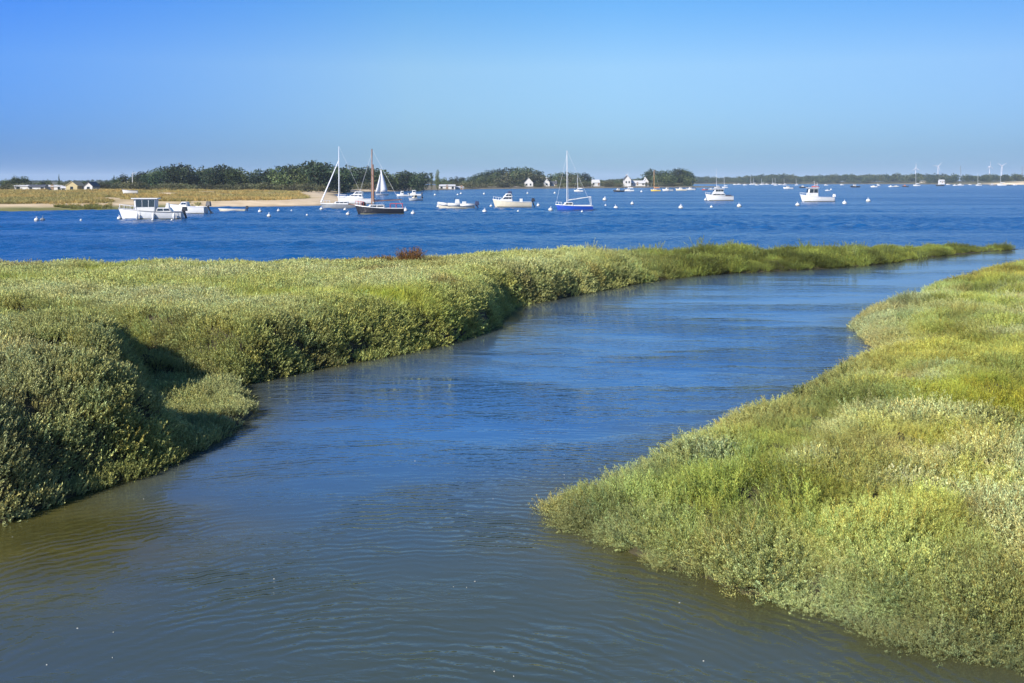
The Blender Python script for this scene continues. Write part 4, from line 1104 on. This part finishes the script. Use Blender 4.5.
def small_motorboat(name, px, py, Lpx, label, mat=WHITE, f0=.3, f1=.62, ch=None, rz=0.0, cm=WHITE, posts=2, motor=True, detail=True, group=None, roof=False, cat='motorboat', rise=.45):
    r, L, B, fb = boat_base(name, px, py, Lpx, .36, None, mat, radians(rz), rise=rise, detail=detail)
    ch = ch or L*.16
    cabin(r, L, B, f0, f1, fb*1.02, fb*1.1+ch, .66, .54, L*.06, L*.015, cm, True, posts, roof)
    if motor: outboard(r, L, fb, MOTOR, 0, max(.8, L*.14))
    return tag(r, label, cat, group)
small_motorboat('motorboat', 402.5, 196.2, 12, 'small white motorboat farthest left of the three by the black cutter mast', rz=6, ch=.9)
small_motorboat('motorboat', 414.5, 195.8, 14, 'white motorboat with a reddish waterline behind the other two', rz=-5, ch=1.0)
small_motorboat('motorboat', 415, 200.6, 13, 'nearest of the three small motorboats, with a dark stern canopy', rz=40, ch=.7, cm=CREAM)
# RIB
r, L, B, fb = boat_base('inflatable_boat', 456, 208.6, 38, .36, .40, CREAM, radians(5), rise=.4, deckm=PALEGREY)
b = MB()
for s in (-1, 1): b.path([(-L*.48, s*B*.47, fb+.12), (-L*.1, s*B*.52, fb+.14), (L*.22, s*B*.43, fb+.22), (L*.4, s*B*.2, fb+.34), (L*.47, 0, fb+.40)], .2, 10)
b.build('inflatable_tube', WHITE, r, True)
b = MB(); b.block((-.2, 0, fb+.5), (.8, .7, .9), .12, .08); c = b.build('console', WHITE, r)
b = MB(); b.block((.18, 0, fb+1.05), (.06, .6, .3)); b.build('windscreen', GLASS, c)
b = MB(); b.block((-1.2, 0, fb+.32), (.6, .8, .6)); b.build('seat', WHITE, r); outboard(r, L, fb, NAVY, 0, 1.25, .5)
b = MB(); b.path([(-L*.45, -B*.53, .22), (L*.2, -B*.47, .25)], .09, 6); b.build('hull_stripe', paint('olive_band', (.12, .12, .06), .6), r)
tag(r, 'pale inflatable boat with a centre console and dark outboard', 'motorboat')
# flybridge fishing boat
r, L, B, fb = boat_base('fishing_boat', 512, 207.2, 39, .36, .80, CREAM, radians(4), rise=.55, strake=WHITE)
cabin(r, L, B, .16, .52, .95, 1.65, .66, .52, .75, .2, WHITE, posts=3); cabin(r, L, B, .27, .52, 1.62, 2.1, .46, .36, .45, .25, WHITE, posts=2, name='flybridge', band=(.2, .75))
b = MB(); b.block((.35, 0, 2.25), (.7, .6, .35), .1, .1); b.build('cover', NAVY, r)
b = MB(); b.block((-1.4, .1, 1.05), (.45, .5, .5)); b.build('locker', WHITE, r); outboard(r, L, fb, MOTOR, .2, 1.1)
rail(r, L, B, fb, .02, .22, .4, 4, .55)
tag(r, 'cream fishing boat with a stepped cabin and flybridge, left of the blue sailboat', 'motorboat')
# blue sailboat
r, L, B, fb = boat_base('blue_sailboat', 574, 210.2, 37.5, .32, .60, BLUE, radians(5), rise=.35, transom=.7, strake=WHITE)
D9 = CAM_H*F/29.2
cabin(r, L, B, .18, .48, .66, 1.08, .56, .44, .35, .05, WHITE, posts=1, band=(.3, .8))
b = MB(); b.trunkbox(-L*.46, L*.02, B*.8, B*.72, .6, .72); b.build('cockpit_coaming', WHITE, r)
mx_ = mast(r, L, .31, CAM_H+(HOR-150.5)*D9/F, 1.0, .075, WHITE, fb=fb, B=B)
boom(r, mx_-.1, 1.35, -L*.47, 1.85, .045, WHITE, WHITE, .06)
b = MB(); b.path([(-L*.46, B*.3, .6), (-L*.44, B*.3, 1.75), (-L*.44, -B*.3, 1.75), (-L*.46, -B*.3, .6)], .03, 6); b.build('stern_frame', ALLOY, r)
rail(r, L, B, fb, .01, .16, .35, 3)
tag(r, 'bright blue sailboat with a white mast and cabin', 'sailboat')
# white cruisers to the right
r, L, B, fb = boat_base('motor_cruiser', 719, 200.6, 28, .36, .92, WHITE, radians(6), rise=.45, strake=CREAM)
cabin(r, L, B, .14, .72, 1.05, 1.5, .66, .56, .8, .2, posts=3, band=(.25, .7)); cabin(r, L, B, .27, .66, 1.48, 2.35, .58, .52, .35, .05, posts=3, roof=True, name='wheelhouse'); rail(r, L, B, fb, .0, .2, .4, 4, .45)
b = MB(); b.block((-L*.35, 0, 1.05), (.9, B*.6, .3)); b.build('seat', NAVY, r)
tag(r, 'rounded white motor cruiser with a hard top, alone right of the tree clump', 'motorboat')
r, L, B, fb = boat_base('pilothouse_boat', 816.5, 201.6, 34, .35, .85, WHITE, radians(5), rise=.6)
cabin(r, L, B, .20, .53, 1.0, 2.62, .6, .52, .25, .0, posts=2, roof=True, name='wheelhouse', band=(.45, .9)); rail(r, L, B, fb, .0, .24, .45, 5, .6)
outboard(r, L, fb, PALEGREY, 0, 1.15)
b = MB(); b.tube((-.1, 0, 2.6), (-.15, 0, 3.7), .035, .02, 6); b.build('aerial', ALLOY, r)
tag(r, 'white pilothouse fishing boat with two dark cabin panes', 'motorboat')

def small_sailboat(name, px, py, Lpx, top, label, mat=WHITE, mf=.4, mm=ALLOY, rz=0.0, cover=None, group=None, detail=True, cm=WHITE):
    r, L, B, fb = boat_base(name, px, py, Lpx, .32, None, mat, radians(rz), rise=.3, detail=detail)
    d = CAM_H*F/(py-HOR)
    cabin(r, L, B, .25, .6, fb, fb*1.75, .55, .42, L*.05, L*.02, cm, True, 2)
    x_ = mast(r, L, mf, CAM_H+(HOR-top)*d/F, fb, .06+d*.00006, mm, fb=fb, B=B, stays=d < 500)
    boom(r, x_-.1, fb*2.4, -L*.42, fb*2.5, .06+d*.00005, mm, cover or SAIL, .14+d*.0001)
    return tag(r, label, 'sailboat', group)
small_sailboat('sailboat', 578.5, 191.6, 9.5, 175, 'small white sailboat beyond the blue one, before the rounded trees', rz=-8)
small_motorboat('motorboat', 618.5, 191.8, 11, 'black hulled motorboat with a pale cabin below the tall white house', BLACK, rz=5, detail=False)
small_sailboat('sailboat', 629, 191.2, 10, 172, 'pale sailboat touching the stern of the black motorboat', rz=-6)
small_sailboat('yellow_sailboat', 655.5, 191.2, 10, 170, 'yellow hulled sailboat with an orange mast', YELLOW, .35, paint('orange_spar', (.6, .28, .06), .5), 4, paint('orange_cloth', (.6, .2, .05), .8))
small_motorboat('motorboat', 667.5, 191.0, 11, 'white motorboat just right of the yellow sailboat', rz=10)
small_motorboat('motorboat', 681, 190.6, 11, 'cream motorboat with a dark hull band before the waterside house', CREAM, rz=-8)
small_motorboat('motorboat', 690.5, 190.0, 9.5, 'white motorboat at the right foot of the tree clump', rz=5)
small_motorboat('fishing_boat', 704.5, 190.2, 6, 'dark fishing boat close behind the bow of the hard top cruiser', RED, rz=25, cm=PALEGREY, detail=False)
small_motorboat('fishing_boat', 711, 190.0, 6.5, 'dark grey fishing boat half hidden by the hard top cruiser', GREYH, rz=-20, cm=WHITE, detail=False)
small_sailboat('sailboat', 717, 188.2, 6, 168.5, 'sailboat whose bare mast rises behind the hard top cruiser', rz=3)
small_sailboat('sailboat', 724.8, 187.9, 6, 176, 'shorter masted sailboat behind the stern of the hard top cruiser', rz=-3)
small_motorboat('motorboat', 788, 188.9, 10, 'white motorboat in the moored row left of the pilothouse boat', rz=4)
small_motorboat('motorboat', 803, 187.9, 8, 'white cabined dark motorboat just left of the orange sail', BLACK, rz=0, detail=False)
r = small_sailboat('sailboat', 815, 187.2, 7, 181, 'small boat with an orange covered boom behind the pilothouse boat', RED, cover=paint('orange_cloth', (.6, .2, .05), .8), detail=False)
small_motorboat('rowing_boat', 827.5, 190.9, 5, 'tiny white skiff right of the pilothouse boat roof', rz=0, motor=False, detail=False, cat='small boat')
small_motorboat('motorboat', 854.8, 187.4, 9.5, 'white cabined boat with a black hull right of the pilothouse boat', BLACK, rz=3, roof=True, detail=False)
small_motorboat('motorboat', 873.8, 187.2, 6.5, 'grey white motorboat right of the black hulled one', PALEGREY, rz=-4, detail=False)
small_motorboat('motorboat', 878.6, 185.9, 3.4, 'distant tiny white boat touching the grey motorboat', rz=0, detail=False)
small_motorboat('motorboat', 891, 187.0, 5.4, 'white motorboat left of the brown hulled workboat', rz=4, detail=False)
small_motorboat('motorboat', 896.5, 186.6, 4.6, 'pale motorboat between the white motorboat and the workboat', CREAM, rz=-10, detail=False)
r = small_motorboat('workboat', 905, 186.9, 6.6, 'brown hulled workboat with an orange cabin', BLACK, rz=0, cm=paint('orange_cabin', (.5, .16, .06), .5), detail=False)
small_sailboat('sailboat', 916.5, 185.9, 7, 172, 'white sailboat anchored below the leftmost wind turbine', detail=False)
small_sailboat('fishing_smack', 939.8, 186.0, 8.5, 178, 'dark fishing smack before the bright white far house', BLACK, detail=False)
small_motorboat('motorboat', 955, 185.7, 4.6, 'small white motorboat right of the dark fishing smack', detail=False)
small_motorboat('motorboat', 960.5, 185.5, 6.5, 'white motorboat off the far sandy shore', rz=5, detail=False)
small_sailboat('sailboat', 978.5, 185.6, 6, 173.5, 'white sailboat off the left end of the far sand', detail=False)
small_motorboat('motorboat', 992.5, 185.6, 6.5, 'dark hulled motorboat off the far sand', GREYH, rz=0, detail=False)
small_sailboat('sailboat', 1001.5, 185.6, 9, 168.5, 'larger white sailboat below the rightmost wind turbine', detail=False)
small_motorboat('motorboat', 1008, 185.4, 5, 'dark low boat right of the larger white sailboat', BLACK, detail=False)
# the moored fleet far across the bay
fleet = [(735, 184.9, 4, 0), (739, 184.6, 4, 0), (745, 185.2, 4.5, 0), (751, 184.7, 4, 1), (757, 185.3, 4, 0), (762, 184.8, 5, 1), (767, 184.6, 4, 0), (775.5, 185.4, 3.6, 1), (780, 184.9, 4, 0),
         (784.5, 185.2, 4, 1), (796.5, 185.3, 3.5, 1), (826, 185.4, 4, 0), (842, 185.1, 4, 0), (878, 184.8, 3, 0), (948, 184.9, 4, 0), (970, 185.0, 3.5, 0), (1015, 185.2, 4, 0), (773, 184.6, 4, 1), (754, 184.5, 4, 1)]
where = {735: 'right of the hard top cruiser stern', 739: 'right of the hard top cruiser stern', 745: 'nearest the cruiser in the crowded row', 842: 'alone between the pilothouse boat and the black hulled boat',
         826: 'above the tiny skiff', 878: 'beyond the grey motorboat', 948: 'just right of the far white house', 970: 'before the far sand', 1015: 'at the right edge before the far sand', 796.5: 'close left of the dark cabined motorboat'}
for (px, py, l, ms) in fleet:
    wtxt = where.get(px, 'in the crowded far moorings left of the pilothouse boat')
    if ms: small_sailboat('moored_sailboat', px, py, l, 175.5+random.uniform(0, 4), 'tiny distant sailboat moored %s' % wtxt, group='boats of the far moorings', detail=False)
    else: small_motorboat('moored_boat', px, py, l, 'tiny distant motorboat moored %s' % wtxt, detail=False, group='boats of the far moorings', motor=False)

# ------------------------------------------------------------------ mooring buoys
BUOYM = paint('white_buoy_plastic', (.46, .46, .45), .35, .1, 2)
FLOAT, BAND, RING = MB(), MB(), MB()
FLOAT.ball((0, 0, .16), .5, 18, 10); RING.tube((0, 0, .62), (0, 0, .78), .05, .05, 8)
for k in range(10):
    a0, a1 = 2*pi*k/10, 2*pi*(k+1)/10
    RING.tube((cos(a0)*.11, 0, .86+sin(a0)*.11), (cos(a1)*.11, 0, .86+sin(a1)*.11), .03, .03, 5)
BAND.loft([[(cos(a)*q, sin(a)*q, z) for a in np.linspace(0, 2*pi, 19)[:-1]] for q, z in ((.50, -.05), (.511, .02), (.511, .08), (.50, .12))], cap=False)
buoy0 = empty('mooring_buoy', (0, 0, 0)); f_ = FLOAT.build('float', BUOYM, buoy0, True); BAND.build('algae_band', ALGAE, f_); RING.build('mooring_ring', ALLOY, buoy0)
BUOYS = [(36.5, 221, 5, 'large white buoy alone off the left dune'), (81, 221, 2.6, 'small white buoy between the large left one and the cruiser'), (119.5, 219.5, 5, 'white buoy touching the bow of the wheelhouse cruiser'),
 (152.5, 220.6, 2.6, 'small white buoy in front of the wheelhouse cruiser, below its windows'), (172, 220.8, 2.6, 'small white buoy below the stern of the wheelhouse cruiser'), (211.5, 213.8, 4, 'white buoy behind the outboard of the open motorboat'),
 (260, 212.3, 4, 'white buoy right of the cream tender'), (269, 217, 4.6, 'white buoy nearest the eye in the group off the empty beach'), (278.5, 212, 4, 'white buoy on the right in the trio off the empty beach'), (291.5, 211.6, 2.4, 'tiny white buoy off the sand, right of the trio'),
 (307, 215.8, 2.4, 'tiny white buoy lying before the gap left of the sloop'), (321.5, 210, 4, 'white buoy at the bow of the grey sloop'), (345, 210.6, 3.6, 'white buoy under the mast of the grey sloop'), (347.8, 215.2, 4.4, 'white buoy between the sloop and the black cutter'),
 (405.5, 211.4, 5, 'white buoy at the stern of the black cutter'), (412.8, 214.4, 4.6, 'white buoy off the stern of the cutter, nearer than its neighbour'), (438, 207.4, 3.2, 'white buoy at the bow of the inflatable boat'), (465.5, 208.4, 3.2, 'white buoy under the stern half of the inflatable boat'),
 (484.5, 212.6, 5, 'large white buoy between the inflatable and the cream fishing boat'), (491, 207, 3.2, 'white buoy under the bow of the cream fishing boat'), (538.3, 206.2, 3.6, 'white buoy between the cream fishing boat and the blue sailboat'), (550.5, 210.9, 5, 'white buoy at the bow of the blue sailboat'),
 (604.5, 200.6, 4.4, 'white buoy upper right of the blue sailboat'), (616, 209.2, 5, 'large white buoy right of the blue sailboat stern'), (632.2, 204.6, 3.6, 'white buoy right of the large one past the blue sailboat'), (605.5, 206, 2.2, 'tiny white buoy between the blue sailboat and the large buoy'),
 (680.8, 208.6, 5, 'white buoy alone below the tree clump'), (711.5, 207.8, 3, 'small white buoy below the hard top cruiser'), (739.2, 207.2, 5, 'white buoy right below the hard top cruiser stern'), (705.5, 200.6, 3.2, 'white buoy under the bow of the hard top cruiser'),
 (797.6, 206, 4.6, 'white buoy lower left of the pilothouse boat'), (844.5, 204.2, 4.8, 'white buoy lower right of the pilothouse boat'), (868.3, 201.8, 4.8, 'white buoy farthest right in the near moorings'),
 (435, 195.6, 2.4, 'small far buoy left of the boathouse pair'), (457.7, 195.4, 2.2, 'small far buoy below the boathouse, left of two'), (461, 194.2, 2.2, 'small far buoy below the boathouse, right of two'), (484, 194.6, 2.4, 'small far buoy before the pale sea wall'),
 (527.5, 194, 2.2, 'small far buoy before the steep gabled cottage'), (554.8, 193.8, 2.4, 'small far buoy left of the blue sailboat mast'), (641.5, 192.4, 2.4, 'small far buoy before the long low house'), (831, 190.2, 2, 'tiny far buoy beside the skiff'), (518, 212, 2.4, 'tiny white buoy in front of the cream fishing boat'),
 (582, 212.4, 2.6, 'small white buoy in front of the blue hull')]
for i, (px, py, dpx, lab) in enumerate(BUOYS):
    o = buoy0 if i == 0 else copy_tree(buoy0)
    x, y, _ = ground(px, py-.3); o.location = (x, y, 0); s = .9*dpx*y/F; o.scale = (s, s, s); o.rotation_euler = (random.uniform(-.15, .15), random.uniform(-.15, .15), random.uniform(0, 6))
    tag(o, lab, 'buoy', 'white mooring buoys')
b = MB(); b.ball((0, 0, .08), .24, 12, 8, .8); b.tube((0, 0, .25), (.05, 0, .5), .03, .02, 6)
x, y, _ = ground(42.5, 220.5); tag(b.build('float', GREYH, loc=(x, y, 0)), 'small dark float just right of the large white left buoy', 'buoy')

# ------------------------------------------------------------------ single plants that stand out
LEAF2 = leaf_mat('rust_leaf', .15, col=(.200, .125, .030)); LEAF3 = leaf_mat('tall_plant_leaf', .2, col=(.15, .18, .05))
def solo(name, px, py, z0, hgt, wid, mat, label, cat, n=16):
    d = (CAM_H-z0)*F/(py-HOR); x = (px-512)*d/F
    z = float(marsh_height(np.array([x]), np.array([d]))[0][0])
    r = empty(name, (x, d, z), random.uniform(0, 6))
    th = rng.uniform(0, 2*pi, n); lean = rng.uniform(.05, .5, n)*min(1.6, wid/hgt); d_ = unit(th, lean); Ls = hgt*rng.uniform(.7, 1.05, n)
    base = np.stack([np.cos(th)*wid*.18*rng.uniform(0, 1, n), np.sin(th)*wid*.18*rng.uniform(0, 1, n), np.full(n, -.05)], 1); P, D = [], []
    for j in range(46):
        t = .12+.88*(j+.5)/46; az = rng.uniform(0, 2*pi, n); off = unit(az, np.full(n, pi/2))*(.09*(1.1-t)+.01)*rng.uniform(0, 1, (n, 1))*wid
        P.append(base+d_*(Ls*t)[:, None]+off); D.append(unit(az, rng.uniform(.3, 1.1, n))+d_*.5)
    P, D = np.concatenate(P), np.concatenate(D); m = len(P)
    for nm, part, mt in (('foliage', leaf_cloud(P, D, rng.uniform(.03, .06, m), rng.uniform(.012, .022, m)), mat), ('stem', stem_strips(base, base+d_*Ls[:, None], .006, (.8, .6, .5)), mat)):
        o = bpy.data.objects.new(nm, np_mesh(nm, [part], mt)); COL.objects.link(o); o.parent = r
    return tag(r, label, cat)
solo('shrub', 411, 262.3, 1.25, .66, 1.7, LEAF2, 'rusty brown low shrub on the back edge of the left bank', 'shrub', 90)
solo('shrub', 384, 262.5, 1.25, .42, 1.3, LEAF2, 'flat rusty shrub left of the higher brown one', 'shrub', 50)
solo('marsh_plant', 157, 263.5, 1.25, .28, .12, LEAF2, 'single dark sprig on the skyline of the left bank', 'plant', 5)
solo('marsh_plant', 600, 256, .9, .42, .25, LEAF3, 'dark tall sprig where the left bank narrows', 'plant', 7)
solo('marsh_plant', 696, 258, .6, .75, .45, LEAF3, 'tall leafy plant at the left of the thin spit', 'plant', 14)
solo('marsh_plant', 755, 257, .5, .65, .4, LEAF3, 'tall leafy plant midway along the thin spit', 'plant', 12)
solo('marsh_plant', 851, 255, .45, .95, .9, LEAF3, 'tallest leafy clump on the thin spit', 'plant', 26)
solo('marsh_plant', 888, 253, .4, .8, .8, LEAF3, 'second tall clump on the spit right of the tallest', 'plant', 22)
solo('marsh_plant', 922, 252, .4, .7, .7, LEAF3, 'bushy clump near the tip of the spit', 'plant', 20)
solo('marsh_plant', 797, 398, .4, .5, .2, LEAF3, 'thin upright sprig on the waterside of the right bank below the cove', 'plant', 6)
solo('marsh_plant', 845, 372, .4, .42, .16, LEAF3, 'thin sprig standing beside the small cove of the right bank', 'plant', 5)

# scraps of foam and shell drifting on the creek
b = MB(); k = 0
while k < 20:
    px, py = random.uniform(-60, 720), random.uniform(440, 700)
    x, y, _ = ground(px, py)
    if float(marsh_height(np.array([x]), np.array([y]))[0][0]) > -.1: continue
    s = random.uniform(.003, .007)*(1.6 if random.random() < .1 else 1); k += 1; a0 = random.uniform(0, 6)
    ring = lambda q, z: [(x+cos(a+a0)*q*s*(1+.5*sin(2*a)), y+sin(a+a0)*q*s, z) for a in np.linspace(0, 2*pi, 8)[:-1]]
    b.loft([ring(1, -.002), ring(1.0, .003), ring(.5, .006)])
tag(b.build('foam_flecks', paint('foam', (.28, .28, .25), .7)), 'pale flecks of foam drifting on the near creek', 'foam', kind='stuff')

# ------------------------------------------------------------------ sea air
hz = MB(); X0, X1, Y0, Y1, Z0, Z1 = -9500, 9500, -400, 9500, -2.5, 62
hz.add([(X0, Y0, Z0), (X1, Y0, Z0), (X1, Y1, Z0), (X0, Y1, Z0), (X0, Y0, Z1), (X1, Y0, Z1), (X1, Y1, Z1), (X0, Y1, Z1)],
       [(0, 3, 2, 1), (4, 5, 6, 7), (0, 1, 5, 4), (1, 2, 6, 5), (2, 3, 7, 6), (3, 0, 4, 7)])
m, nt, out = _nt('haze')
vp = nt.nodes.new('ShaderNodeVolumePrincipled'); vp.inputs['Color'].default_value = (.58, .73, .88, 1); vp.inputs['Density'].default_value = .00013; vp.inputs['Anisotropy'].default_value = 0.0
nt.links.new(vp.outputs[0], out.inputs['Volume'])
tag(hz.build('haze', m), 'thin blue sea haze', 'haze', kind='stuff')
